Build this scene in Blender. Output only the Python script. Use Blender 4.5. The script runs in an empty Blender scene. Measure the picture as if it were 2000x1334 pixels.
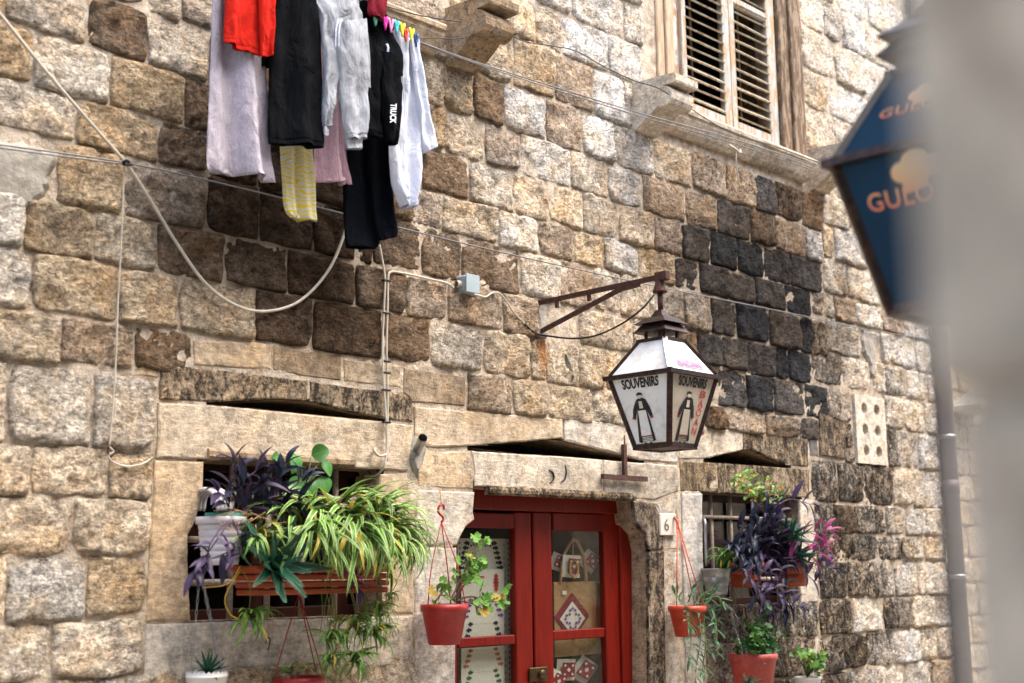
import bpy, bmesh, math, random
from mathutils import Vector, Matrix, noise
from mathutils.geometry import delaunay_2d_cdt
SC = bpy.context.scene
COL = SC.collection
R = math.radians
random.seed(7)

# ------------------------------------------------------------------ camera
# world: the old house front is the plane y = 0, x runs along it to the right, z is up
F, CX, CY = 2570.0, 1000.0, 667.0
WALL_D, EYE = 4.6, 1.6
AX = Vector((0.69691797, -0.11459205, -0.70793644))
AY = Vector((-0.71703519, -0.12906919, -0.68498298))
AZ = Vector((-0.01287918, 0.98499229, -0.17211717))
EYEP = Vector((0, -WALL_D, EYE))
ROT = Matrix((AX, AY, AZ))
cam = bpy.data.cameras.new('camera')
camo = bpy.data.objects.new('camera', cam)
COL.objects.link(camo)
camo.matrix_world = Matrix.Translation(EYEP) @ ROT.to_4x4()
cam.sensor_width = 36.0
cam.lens = 36.0 * F / 2000.0
cam.clip_start, cam.clip_end = 0.05, 400
cam.dof.use_dof = True
cam.dof.focus_distance = 6.5
cam.dof.aperture_fstop = 2.1
SC.camera = camo

# ------------------------------------------------------------------ sky, sun, exposure
SUN_EL, SUN_AZ = R(62), R(150)      # azimuth measured from +y towards +x
w = bpy.data.worlds.new('World'); SC.world = w; w.use_nodes = True
nt = w.node_tree
sky = nt.nodes.new('ShaderNodeTexSky'); sky.sky_type = 'NISHITA'; sky.sun_disc = False
sky.sun_elevation = SUN_EL; sky.sun_rotation = SUN_AZ
sky.air_density = 1.0; sky.dust_density = 4.0; sky.ozone_density = 0.7
bg = nt.nodes['Background']; bg.inputs[1].default_value = 0.15
nt.links.new(sky.outputs[0], bg.inputs[0])
sun = bpy.data.lights.new('sun', 'SUN'); sun.energy = 0.8; sun.angle = R(50); sun.color = (1, 0.94, 0.86)
suno = bpy.data.objects.new('sun', sun); COL.objects.link(suno)
sd = Vector((math.sin(SUN_AZ) * math.cos(SUN_EL), math.cos(SUN_AZ) * math.cos(SUN_EL), math.sin(SUN_EL)))
suno.rotation_euler = (-sd).to_track_quat('-Z', 'Y').to_euler()
suno.location = (3, -6, 12)
vs = SC.view_settings
vs.view_transform = 'Standard'; vs.look = 'None'; vs.gamma = 1.0; vs.use_curve_mapping = False
vs.exposure = 2.2
SC.render.engine = 'CYCLES'
SC.cycles.use_denoising = True

# ------------------------------------------------------------------ helpers
def ray(px, py):
    return ROT @ Vector((px - CX, CY - py, -F))
def P(px, py, off=0.0):
    """point of the plane y = -off that lies at this place of the photograph"""
    d = ray(px, py)
    return EYEP + d * ((WALL_D - off) / d.y)
def PZ(px, py, depth):
    d = ray(px, py)
    return EYEP + d * (depth / F)
def hexc(h, k=1.0):
    h = h.lstrip('#'); c = [int(h[i:i + 2], 16) / 255 for i in (0, 2, 4)]
    return tuple(k * (x / 12.92 if x < 0.04045 else ((x + 0.055) / 1.055) ** 2.4) for x in c)
def nz(x, y, z):
    return noise.noise(Vector((x, y, z)))
def fbm(v, o=3):
    return noise.fractal(v, 0.9, 2.1, o, noise_basis='PERLIN_ORIGINAL')

class MB:
    """collects geometry in world space and links it as one mesh object"""
    def __init__(s):
        s.v, s.f, s.m, s.sm, s.uv = [], [], [], [], {}
    def add(s, verts, faces, mat=0, smooth=False):
        o = len(s.v); s.v += [tuple(x) for x in verts]
        for f in faces:
            s.f.append([i + o for i in f]); s.m.append(mat); s.sm.append(smooth)
        return s
    def box(s, a, b, mat=0):
        x0, y0, z0 = (min(a[i], b[i]) for i in range(3)); x1, y1, z1 = (max(a[i], b[i]) for i in range(3))
        return s.add([(x0, y0, z0), (x1, y0, z0), (x1, y1, z0), (x0, y1, z0), (x0, y0, z1), (x1, y0, z1), (x1, y1, z1), (x0, y1, z1)],
                     [(0, 3, 2, 1), (4, 5, 6, 7), (0, 1, 5, 4), (1, 2, 6, 5), (2, 3, 7, 6), (3, 0, 4, 7)], mat)
    def bbox(s, a, b, bev=0.004, mat=0):
        """box with chamfered edges"""
        x0, y0, z0 = (min(a[i], b[i]) for i in range(3)); x1, y1, z1 = (max(a[i], b[i]) for i in range(3))
        c = Vector(((x0 + x1) / 2, (y0 + y1) / 2, (z0 + z1) / 2)); h = Vector(((x1 - x0) / 2, (y1 - y0) / 2, (z1 - z0) / 2))
        bev = min(bev, min(h) * 0.45)
        bm = bmesh.new(); bmesh.ops.create_cube(bm, size=2)
        for v in bm.verts: v.co = Vector((v.co.x * h.x, v.co.y * h.y, v.co.z * h.z)) + c
        bmesh.ops.bevel(bm, geom=bm.edges[:], offset=bev, segments=1, affect='EDGES', profile=0.5)
        s.addbm(bm, mat); return s
    def addbm(s, bm, mat=0, smooth=False):
        bm.verts.index_update()
        s.add([v.co for v in bm.verts], [[v.index for v in f.verts] for f in bm.faces], mat, smooth); bm.free(); return s
    def tube(s, pts, r, n=6, mat=0, cap=True, smooth=True):
        pts = [Vector(p) for p in pts]; k = len(pts)
        rs = r if isinstance(r, (list, tuple)) else [r] * k
        t = (pts[1] - pts[0]).normalized(); u = t.orthogonal().normalized()
        rings = []
        for i in range(k):
            tt = (pts[min(i + 1, k - 1)] - pts[max(i - 1, 0)])
            if tt.length < 1e-9: tt = t
            tt.normalize(); u = (u - tt * u.dot(tt)).normalized(); w_ = tt.cross(u)
            rings.append([pts[i] + (u * math.cos(2 * math.pi * j / n) + w_ * math.sin(2 * math.pi * j / n)) * rs[i] for j in range(n)])
        fs = [(i * n + j, i * n + (j + 1) % n, (i + 1) * n + (j + 1) % n, (i + 1) * n + j) for i in range(k - 1) for j in range(n)]
        if cap: fs += [tuple(range(n))[::-1], tuple((k - 1) * n + j for j in range(n))]
        return s.add([p for q in rings for p in q], fs, mat, smooth)
    def lathe(s, c, prof, n=20, mat=0, axis='z', sx=1.0, sy=1.0, smooth=True):
        """prof: list of (radius, height); turned round the vertical through c"""
        vs_, fs = [], []
        for (r_, h) in prof:
            for j in range(n):
                a = 2 * math.pi * j / n
                if axis == 'z': q = (c[0] + r_ * math.cos(a) * sx, c[1] + r_ * math.sin(a) * sy, c[2] + h)
                elif axis == 'y': q = (c[0] + r_ * math.cos(a), c[1] + h, c[2] + r_ * math.sin(a))
                else: q = (c[0] + h, c[1] + r_ * math.cos(a), c[2] + r_ * math.sin(a))
                vs_.append(q)
        for i in range(len(prof) - 1):
            fs += [(i * n + j, i * n + (j + 1) % n, (i + 1) * n + (j + 1) % n, (i + 1) * n + j) for j in range(n)]
        return s.add(vs_, fs, mat, smooth)
    def bar(s, a, b, wx, wy, mat=0, up=Vector((0, 0, 1))):
        """rectangular bar from a to b, wx across, wy along up"""
        a, b = Vector(a), Vector(b); t = (b - a).normalized(); x = t.cross(up)
        if x.length < 1e-4: x = t.cross(Vector((0, 1, 0)))
        x.normalize(); y = x.cross(t)
        vs_ = [p + x * wx / 2 * i + y * wy / 2 * j for p in (a, b) for (i, j) in ((-1, -1), (1, -1), (1, 1), (-1, 1))]
        return s.add(vs_, [(0, 1, 2, 3), (7, 6, 5, 4), (0, 4, 5, 1), (1, 5, 6, 2), (2, 6, 7, 3), (3, 7, 4, 0)], mat)
    def mesh(s, name, mats):
        me = bpy.data.meshes.new(name)
        me.from_pydata(s.v, [], s.f)
        for m in (mats if isinstance(mats, (list, tuple)) else [mats]): me.materials.append(m)
        me.polygons.foreach_set('material_index', s.m)
        me.polygons.foreach_set('use_smooth', s.sm)
        me.update()
        return me
    def build(s, name, mats, parent=None, fix=True):
        me = s.mesh(name, mats)
        if fix:
            bm = bmesh.new(); bm.from_mesh(me); bmesh.ops.recalc_face_normals(bm, faces=bm.faces[:]); bm.to_mesh(me); bm.free()
        return link(name, me, parent)

def link(name, me, parent=None, mtx=None):
    o = bpy.data.objects.new(name, me); COL.objects.link(o)
    if mtx is not None: o.matrix_basis = mtx
    if parent is not None:
        o.parent = parent
        base = parent
        o.matrix_parent_inverse = WINV.get(base.name, Matrix.Identity(4))
    return o
WINV = {}
def thing(name, loc, label, cat, group=None):
    o = bpy.data.objects.new(name, None); COL.objects.link(o)
    o.location = loc; o.empty_display_size = 0.1
    WINV[o.name] = Matrix.Translation(-Vector(loc))
    return tag(o, label, cat, group)
def tag(o, label, cat, group=None, kind=None):
    if label: o['label'] = label
    if cat: o['category'] = cat
    if group: o['group'] = group
    if kind: o['kind'] = kind
    return o
def smooth_path(pts, n=8):
    """Catmull-Rom through the points"""
    pts = [Vector(p) for p in pts]; out = []
    q = [pts[0] * 2 - pts[1]] + pts + [pts[-1] * 2 - pts[-2]]
    for i in range(1, len(q) - 2):
        for k in range(n):
            t = k / n
            out.append(0.5 * ((2 * q[i]) + (-q[i - 1] + q[i + 1]) * t + (2 * q[i - 1] - 5 * q[i] + 4 * q[i + 1] - q[i + 2]) * t * t + (-q[i - 1] + 3 * q[i] - 3 * q[i + 1] + q[i + 2]) * t ** 3))
    out.append(pts[-1]); return out

# ------------------------------------------------------------------ materials
class NT:
    def __init__(s, name):
        s.m = bpy.data.materials.new(name); s.m.use_nodes = True; s.t = s.m.node_tree
        s.b = s.t.nodes['Principled BSDF']; s.out = s.t.nodes['Material Output']
    def n(s, typ, **kw):
        nd = s.t.nodes.new(typ)
        for k, v in kw.items():
            if k.startswith('i_'):
                key = k[2:]; key = int(key) if key.isdigit() else key.replace('_', ' ')
                nd.inputs[key].default_value = v
            else: setattr(nd, k, v)
        return nd
    def l(s, a, b): s.t.links.new(a, b)
    def noise(s, vec, scale, detail=4, rough=0.6, dist=0.0):
        nd = s.n('ShaderNodeTexNoise', i_Scale=scale, i_Detail=detail, i_Roughness=rough, i_Distortion=dist)
        if vec is not None: s.l(vec, nd.inputs['Vector'])
        return nd.outputs['Fac']
    def ramp(s, fac, stops, interp='LINEAR'):
        nd = s.n('ShaderNodeValToRGB'); e = nd.color_ramp.elements; nd.color_ramp.interpolation = interp
        while len(e) < len(stops): e.new(0.5)
        for i, (p, c) in enumerate(stops):
            e[i].position = p; e[i].color = (*c, 1) if isinstance(c, (tuple, list)) else (c, c, c, 1)
        s.l(fac, nd.inputs[0]); return nd.outputs[0]
    def mix(s, fac, a, b, mode='MIX'):
        nd = s.n('ShaderNodeMix', data_type='RGBA', blend_type=mode)
        for inp, v in ((nd.inputs[0], fac), (nd.inputs[6], a), (nd.inputs[7], b)):
            if hasattr(v, 'is_linked'): s.l(v, inp)
            elif isinstance(v, (tuple, list)): inp.default_value = (*v[:3], 1)
            else: inp.default_value = v
        return nd.outputs[2]
    def math(s, op, a, b=0.0, c=0.0, clamp=False):
        nd = s.n('ShaderNodeMath', operation=op, use_clamp=clamp)
        for i, v in enumerate((a, b, c)):
            if hasattr(v, 'is_linked'): s.l(v, nd.inputs[i])
            else: nd.inputs[i].default_value = v
        return nd.outputs[0]
    def pos(s): return s.n('ShaderNodeNewGeometry').outputs['Position']
    def mapping(s, vec, loc=(0, 0, 0), rot=(0, 0, 0), scale=(1, 1, 1)):
        nd = s.n('ShaderNodeMapping'); s.l(vec, nd.inputs[0])
        nd.inputs[1].default_value = loc; nd.inputs[2].default_value = rot; nd.inputs[3].default_value = scale
        return nd.outputs[0]
    def bump(s, h, strength=0.5, dist=0.01, normal=None):
        nd = s.n('ShaderNodeBump'); nd.inputs['Strength'].default_value = strength; nd.inputs['Distance'].default_value = dist
        s.l(h, nd.inputs['Height'])
        if normal is not None: s.l(normal, nd.inputs['Normal'])
        s.l(nd.outputs[0], s.b.inputs['Normal']); return nd.outputs[0]
    def set(s, **kw):
        for k, v in kw.items():
            inp = s.b.inputs[k.replace('_', ' ')]
            if hasattr(v, 'is_linked'): s.l(v, inp)
            elif isinstance(v, (tuple, list)): inp.default_value = (*v[:3], 1)
            else: inp.default_value = v
        return s.m

def soot_field(t, p, zones=((560, 430, 255, 300), (1465, 590, 250, 270))):
    """soft outlines of the two smoke-blackened stretches of the wall"""
    sep = t.n('ShaderNodeSeparateXYZ'); t.l(p, sep.inputs[0]); out = None
    for (cx, cy, rx_, ry_) in zones:
        c, e, f = P(cx, cy), P(cx + rx_, cy), P(cx, cy + ry_)
        dx = t.math('DIVIDE', t.math('SUBTRACT', sep.outputs[0], c.x), e.x - c.x); dz = t.math('DIVIDE', t.math('SUBTRACT', sep.outputs[2], c.z), c.z - f.z)
        d = t.math('SQRT', t.math('ADD', t.math('MULTIPLY', dx, dx), t.math('MULTIPLY', dz, dz)))
        d = t.math('ADD', d, t.math('MULTIPLY', t.math('SUBTRACT', t.noise(p, 3.2, 5, .65), .5), 1.1))
        m_ = t.ramp(d, [(.42, 1.0), (1.0, 0.0)]); out = m_ if out is None else t.math('MAXIMUM', out, m_)
    return out
def stone_mat(name, rough=True):
    t = NT(name); p = t.pos()
    at = t.n('ShaderNodeAttribute', attribute_name='tint')
    so = t.n('ShaderNodeAttribute', attribute_name='soot')
    base = at.outputs['Color']; soot = t.math('MINIMUM', t.math('ADD', so.outputs['Fac'], t.math('MULTIPLY', soot_field(t, p, ((1600, 1080, 190, 330), (1440, 345, 150, 90))), .28 if rough else .10)), .585 if rough else .56)
    streak = t.mapping(p, rot=(0, R(38), 0), scale=(30, 30, 60) if rough else (22, 22, 90))
    n_big = t.noise(p, 5.5, 5, 0.62, 0.3)
    n_mid = t.noise(p, 19, 6, 0.7, 0.2)
    n_str = t.noise(streak, 1.0, 5, 0.65, 0.6)
    n_fin = t.noise(p, 130, 4, 0.75)
    # tone variation inside a stone: weathered crust against fresher ochre stone
    warm = t.mix(1.0, base, (1.04, 0.87, 0.66), 'MULTIPLY')
    c = t.mix(t.ramp(n_big, [(0.45, 0.0), (0.66, 0.75 if rough else 0.45)]), base, warm)
    k = t.ramp(n_mid, [(0.30, 0.50), (0.50, 1.0), (0.70, 1.36)])
    c = t.mix(1.0, c, k, 'MULTIPLY')
    k2 = t.ramp(n_str, [(0.34, 0.50), (0.5, 1.0), (0.66, 1.42)]) if rough else t.ramp(n_str, [(0.3, 0.72), (0.5, 1.0), (0.7, 1.22)])  # chisel highlights and darker grooves put into the colour along the bump streaks
    c = t.mix(1.0, c, k2, 'MULTIPLY')
    c = t.mix(1.0, c, t.ramp(t.noise(p, 1.7, 4, 0.6, 0.4), [(0.32, 0.62), (0.52, 1.0), (0.7, 1.1)]), 'MULTIPLY')
    n_sp = t.noise(p, 62, 5, 0.78, 0.2)
    c = t.mix(1.0, c, t.ramp(n_sp, [(0.33, 0.45), (0.5, 1.0), (0.66, 1.5)] if rough else [(0.33, 0.74), (0.5, 1.0), (0.66, 1.2)]), 'MULTIPLY')
    pale = t.math('MULTIPLY', t.ramp(n_fin, [(0.60, 0.0), (0.72, 0.8)]), t.ramp(t.noise(p, 9, 3), [(0.42, 0.15), (0.62, 0.9)]))
    c = t.mix(t.math('MULTIPLY', pale, 0.6), c, (0.62, 0.55, 0.46))
    c = t.mix(t.math('MULTIPLY', soot_field(t, p), 0.78 if rough else 0.35), c, t.mix(1.0, c, (0.25, 0.22, 0.20), 'MULTIPLY'))
    # darker brown tone in the pits
    c = t.mix(t.math('MULTIPLY', t.ramp(n_fin, [(0.30, 1.0), (0.42, 0.0)]), 0.55), c, (0.10, 0.062, 0.035))
    # black crust and lichen, as much of it as the stone carries
    vert = t.mapping(p, scale=(24, 24, 11.0))
    nb = t.math('ADD', t.math('MULTIPLY', t.noise(vert, 1.0, 7, 0.72, 0.4), 0.6), t.math('MULTIPLY', t.noise(p, 70, 4, 0.7), 0.4))
    blk = t.ramp(t.math('ADD', nb, t.math('MULTIPLY', t.math('SUBTRACT', soot, 0.5), 0.52)), [(0.43, 0.0), (0.58, 1.0)])
    blk = t.math('MULTIPLY', blk, t.ramp(soot, [(0.0, 0.0), (0.12, 1.0)]))
    c = t.mix(t.math('MULTIPLY', blk, 0.93), c, (0.013, 0.012, 0.011))
    # rust running down from the iron bracket
    sep = t.n('ShaderNodeSeparateXYZ'); t.l(p, sep.inputs[0])
    a, b = P(1052, 645), P(1056, 765)
    dx = t.math('ABSOLUTE', t.math('SUBTRACT', sep.outputs[0], t.math('ADD', (a.x + b.x) / 2, t.math('MULTIPLY', t.math('SUBTRACT', n_mid, 0.5), 0.10))))
    zz = t.math('DIVIDE', t.math('SUBTRACT', sep.outputs[2], b.z), a.z - b.z)
    rm = t.math('MULTIPLY', t.ramp(dx, [(0.032, 1.0), (0.065, 0.0)]), t.ramp(t.math('ADD', zz, t.math('MULTIPLY', t.math('SUBTRACT', n_mid, 0.5), 0.5)), [(0.0, 0.0), (0.5, 0.7), (0.97, 1.0), (1.0, 0.0)]))
    rc = t.ramp(zz, [(0.0, (0.50, 0.26, 0.09)), (0.62, (0.40, 0.14, 0.02)), (0.85, (0.10, 0.028, 0.012))])
    c = t.mix(t.math('MULTIPLY', rm, 0.95), c, rc)
    if rough:
        h = t.math('ADD', t.math('MULTIPLY', n_str, 0.75), t.math('ADD', t.math('MULTIPLY', n_mid, 0.8), t.math('ADD', t.math('MULTIPLY', n_sp, 0.55), t.math('MULTIPLY', n_fin, 0.35))))
        t.bump(h, 1.0, 0.034)
    else:
        h = t.math('ADD', t.math('MULTIPLY', n_mid, 0.5), t.math('ADD', t.math('MULTIPLY', n_fin, 0.35), t.math('MULTIPLY', n_str, 0.3)))
        t.bump(h, 0.9, 0.014)
    return t.set(Base_Color=c, Roughness=0.95, Specular_IOR_Level=0.08)
M = {}
M['stone'] = stone_mat('rock_faced_limestone')
M['ashlar'] = stone_mat('dressed_limestone', False)
def plain(name, color, rough=0.6, metal=0.0, var=0.18, scale=18, bump=0.0, bdist=0.004, spec=0.4, dirt=None, dirt_amt=0.6, coat=0.0):
    t = NT(name); p = t.pos()
    n1 = t.noise(p, scale, 5, 0.65); n2 = t.noise(p, scale * 6, 3, 0.6)
    c = t.mix(1.0, color, t.ramp(n1, [(0.3, 1 - var), (0.7, 1 + var)]), 'MULTIPLY')
    if dirt: c = t.mix(t.math('MULTIPLY', t.ramp(t.noise(p, scale * 1.7, 6, 0.7), [(0.48, 0.0), (0.62, 1.0)]), dirt_amt), c, dirt)
    if bump: t.bump(t.math('ADD', n1, t.math('MULTIPLY', n2, 0.5)), bump, bdist)
    r = t.math('ADD', rough - 0.06, t.math('MULTIPLY', n2, 0.14))
    if coat: t.b.inputs['Coat Weight'].default_value = coat
    return t.set(Base_Color=c, Roughness=r, Metallic=metal, Specular_IOR_Level=spec)
t = NT('lime_mortar'); p = t.pos(); n1, n2 = t.noise(p, 14, 5, .65), t.noise(p, 90, 4, .7)
c = t.mix(1.0, (0.55, 0.465, 0.355), t.ramp(n1, [(.3, .6), (.7, 1.3)]), 'MULTIPLY'); c = t.mix(t.ramp(t.noise(p, 22, 6, .7), [(.48, 0.0), (.64, .75)]), c, (0.24, 0.15, 0.08))
c = t.mix(t.math('MULTIPLY', soot_field(t, p), .45), c, (.10, .075, .05)); t.bump(t.math('ADD', n1, t.math('MULTIPLY', n2, .6)), 1.0, .02)
M['mortar'] = t.set(Base_Color=c, Roughness=.95)
M['cement'] = plain('grey_cement', (0.30, 0.275, 0.23), 0.92, var=0.3, scale=10, bump=0.8, bdist=0.012, dirt=(0.17, 0.155, 0.125), dirt_amt=0.5)
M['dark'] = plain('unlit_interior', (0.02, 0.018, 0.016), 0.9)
M['paving'] = plain('worn_paving', (0.33, 0.29, 0.24), 0.7, bump=0.3)
M['plaster'] = plain('weathered_plaster', (0.47, 0.405, 0.315), 0.9, var=0.5, scale=16, bump=0.4, dirt=(0.24, 0.18, 0.13), dirt_amt=0.7)
M['iron'] = plain('rusty_iron', (0.060, 0.030, 0.024), 0.7, 0.3, var=0.45, scale=40, bump=0.5, dirt=(0.16, 0.055, 0.022), dirt_amt=0.6)
M['lampiron'] = plain('dark_lamp_iron', (0.028, 0.022, 0.020), 0.45, 0.5, var=0.4, scale=30, bump=0.3, dirt=(0.14, 0.05, 0.022), dirt_amt=0.55)
M['zinc'] = plain('worn_zinc', (0.30, 0.31, 0.31), 0.35, 0.85, var=0.25, scale=30, bump=0.15)
M['bars'] = plain('flaking_grille_paint', (0.34, 0.29, 0.235), 0.7, 0.0, var=0.3, scale=30, bump=0.5, dirt=(0.20, 0.08, 0.035), dirt_amt=0.6)
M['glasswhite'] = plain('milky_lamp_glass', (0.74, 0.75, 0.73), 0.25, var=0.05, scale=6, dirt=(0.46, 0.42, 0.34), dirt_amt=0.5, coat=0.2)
M['glasscream'] = plain('cream_lamp_glass', (0.50, 0.455, 0.37), 0.25, var=0.06, scale=6, dirt=(0.40, 0.32, 0.21), dirt_amt=0.5, coat=0.2)  # creamier, darker glass for one side of the lantern
M['ink'] = plain('black_print', (0.012, 0.012, 0.013), 0.5)
M['inkred'] = plain('red_print', (0.50, 0.035, 0.04), 0.5)
M['inkpurple'] = plain('faded_purple_print', (0.40, 0.16, 0.33), 0.5)
M['labelgrey'] = plain('faded_label', (0.33, 0.315, 0.325), 0.5)
M['skinprint'] = plain('pale_print', (0.60, 0.55, 0.45), 0.5)
M['cable'] = plain('pale_cable_sheath', (0.46, 0.41, 0.33), 0.5, var=0.2)
M['greycable'] = plain('grey_wire', (0.17, 0.17, 0.165), 0.45, 0.3)
M['blackcable'] = plain('black_cable', (0.012, 0.012, 0.012), 0.5)
M['boxgrey'] = plain('grey_plastic_box', (0.30, 0.36, 0.38), 0.5, var=0.1)
def wood(name, color, rough=0.4, coat=0.2, flake=None, grain=(60, 60, 4)):
    t = NT(name); p = t.pos()
    g = t.noise(t.mapping(p, scale=grain), 1.0, 5, 0.65, 0.3)
    c = t.mix(1.0, color, t.ramp(g, [(0.3, 0.62), (0.55, 1.05), (0.75, 1.3)]), 'MULTIPLY')
    if flake:
        f = t.ramp(t.math('ADD', t.math('MULTIPLY', t.noise(t.mapping(p, scale=(30, 30, 7)), 1.0, 6, 0.7), 0.8), 0.1), [(0.50, 0.0), (0.54, 1.0)])
        c = t.mix(f, c, flake)
    t.bump(g, 0.3, 0.003); t.b.inputs['Coat Weight'].default_value = coat
    return t.set(Base_Color=c, Roughness=rough, Specular_IOR_Level=.22)
M['redwood'] = wood('red_stained_wood', (0.150, 0.0080, 0.0030), 0.45, 0.0)
M['casement'] = wood('dark_casement_wood', (0.035, 0.009, 0.006), 0.5, 0.0)
M['shutterwood'] = wood('flaking_shutter_paint', (0.40, 0.385, 0.34), 0.65, 0.0, flake=(0.37, 0.245, 0.13))
M['framewood'] = wood('bleached_frame_wood', (0.58, 0.52, 0.46), 0.7, 0.0, flake=(0.38, 0.24, 0.14))
M['slat'] = wood('weathered_slat_wood', (0.42, 0.36, 0.26), 0.65, 0.0, flake=(0.27, 0.185, 0.105), grain=(5, 50, 60))
M['sidewood'] = wood('stained_stone_frame', (0.46, 0.34, 0.23), 0.85, 0.0, flake=(0.36, 0.26, 0.165))
M['sidedark'] = wood('sooty_stone_frame', (0.13, 0.085, 0.05), 0.85, 0.0, flake=(0.26, 0.19, 0.125))
def glass(name):
    t = NT(name); lw = t.n('ShaderNodeLayerWeight', i_Blend=0.25)
    tr = t.n('ShaderNodeBsdfTransparent'); gl = t.n('ShaderNodeBsdfGlossy', i_Roughness=0.02)
    tr.inputs[0].default_value = (0.93, 0.95, 0.94, 1)
    mx = t.n('ShaderNodeMixShader'); t.l(t.math('MULTIPLY', lw.outputs['Fresnel'], 0.22), mx.inputs[0])
    t.l(tr.outputs[0], mx.inputs[1]); t.l(gl.outputs[0], mx.inputs[2]); t.l(mx.outputs[0], t.out.inputs[0])
    return t.m
M['glass'] = glass('window_glass')
# ------------------------------------------------------------------ ground and the house front
g = MB(); g.box((-30, -30, -0.4), (40, 30, 0.0)); tag(g.build('ground', M['paving']), None, None, kind='structure')

VX, VY = 3530.0, 1083.0
def ZL(y0): return P(0, y0).z                       # height of the course line that meets the photo's left edge at y0
def XJ(px, y0a, y0b):                               # wall x of a joint
    ym = (y0a + y0b) / 2; y = ym + (VY - ym) * px / VX
    return P(px, y).x
house = thing('stone_house', (P(1000, 1100).x, 0, 0), 'old pale limestone house front with rock-faced courses, red door and grilled windows', 'house')
TONE = {  # albedo, soot
 'w': ((0.73, 0.675, 0.59), 0.00), 'c': ((0.655, 0.56, 0.435), 0.05), 't': ((0.575, 0.465, 0.325), 0.10), 'o': ((0.49, 0.375, 0.24), 0.12),
 'n': ((0.455, 0.365, 0.275), 0.12), 'b': ((0.24, 0.17, 0.112), 0.25), 'd': ((0.15, 0.104, 0.070), 0.28), 'g': ((0.140, 0.128, 0.118), 0.22),
 'k': ((0.060, 0.064, 0.070), 0.20), 'm': ((0.58, 0.51, 0.42), 0.42), 'l': ((0.64, 0.58, 0.49), 0.32), 'x': ((0.44, 0.37, 0.29), 0.50),
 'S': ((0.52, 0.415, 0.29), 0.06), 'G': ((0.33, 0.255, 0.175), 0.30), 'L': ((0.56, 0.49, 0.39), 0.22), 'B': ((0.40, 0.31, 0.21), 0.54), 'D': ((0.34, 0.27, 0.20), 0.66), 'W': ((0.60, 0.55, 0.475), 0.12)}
def paint(me, tone, rnd, jit=0.12):
    (c, s) = TONE[tone]; k = 1 + rnd.uniform(-jit, jit); wm = rnd.uniform(-0.05, 0.05)
    c = (c[0] * k * (1 + wm), c[1] * k, c[2] * k * (1 - wm * 1.5))
    s = max(0.0, s + rnd.uniform(-0.06, 0.06))
    n = len(me.vertices)
    a = me.attributes.new('tint', 'FLOAT_COLOR', 'POINT'); a.data.foreach_set('color', [*c, 1.0] * n)
    b = me.attributes.new('soot', 'FLOAT', 'POINT'); b.data.foreach_set('value', [s] * n)
US = [0, .015, .045, .09, .15, .22, .29, .36, .43, .50, .57, .64, .71, .78, .85, .91, .955, .985, 1]
VS = [0, .02, .06, .12, .20, .29, .38, .47, .56, .65, .74, .82, .89, .945, .98, 1]
def rough_geo(x0, x1, z0, z1, rnd, proud=None, gap=0.0006):
    x0 += gap; x1 -= gap; z0 += gap; z1 -= gap
    H = proud or rnd.uniform(0.020, 0.036); sd = rnd.uniform(0, 900)
    ta, tb = rnd.uniform(-.010, .010), rnd.uniform(-.012, .006)
    kc = [rnd.choice((.0, .01, .02, .04, .08)) for _ in range(4)]
    pw = rnd.uniform(9.0, 20.0)
    W, Hh = x1 - x0, z1 - z0; vv = []
    ew = min(W, Hh) * 0.045
    bel = rnd.uniform(-0.004, 0.005)
    for v in VS:
        for u in US:
            s, t = 2 * u - 1, 2 * v - 1
            x = x0 + W * u; z = z0 + Hh * v
            x += ew * (nz(sd, v * 2.6, 1) * (1 - u) + nz(sd, v * 2.6, 5) * u)
            z += ew * 1.1 * (nz(u * 3.0, sd, 9) * (1 - v) + nz(u * 3.0, sd, 13) * v)
            cc = max(0.0, abs(s) + abs(t) - 1.2) / 0.8
            k = kc[(0 if s < 0 else 1) + (0 if t < 0 else 2)] * cc ** 1.6
            x -= s * k * Hh * 0.9; z -= t * k * Hh * 0.9
            if u in (0, 1) or v in (0, 1): y = 0.02
            else:
                e = ((1 - abs(s) ** pw) * (1 - abs(t) ** pw)) ** 0.42
                q = Vector((x * 11 + sd, z * 13, sd * 3.1))
                y = -(H * e + ta * s * e + tb * t * e + bel * (1 - s * s) * (1 - t * t))
                y -= e * (0.015 * fbm(q, 3) + 0.015 * abs(fbm(q * 2.7, 2)) + 0.009 * fbm(q * 5.3, 2))
            vv.append((x, y, z))
    n = len(US)
    ff = [(j * n + i, j * n + i + 1, (j + 1) * n + i + 1, (j + 1) * n + i) for j in range(len(VS) - 1) for i in range(n - 1)]
    return vv, ff
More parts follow.
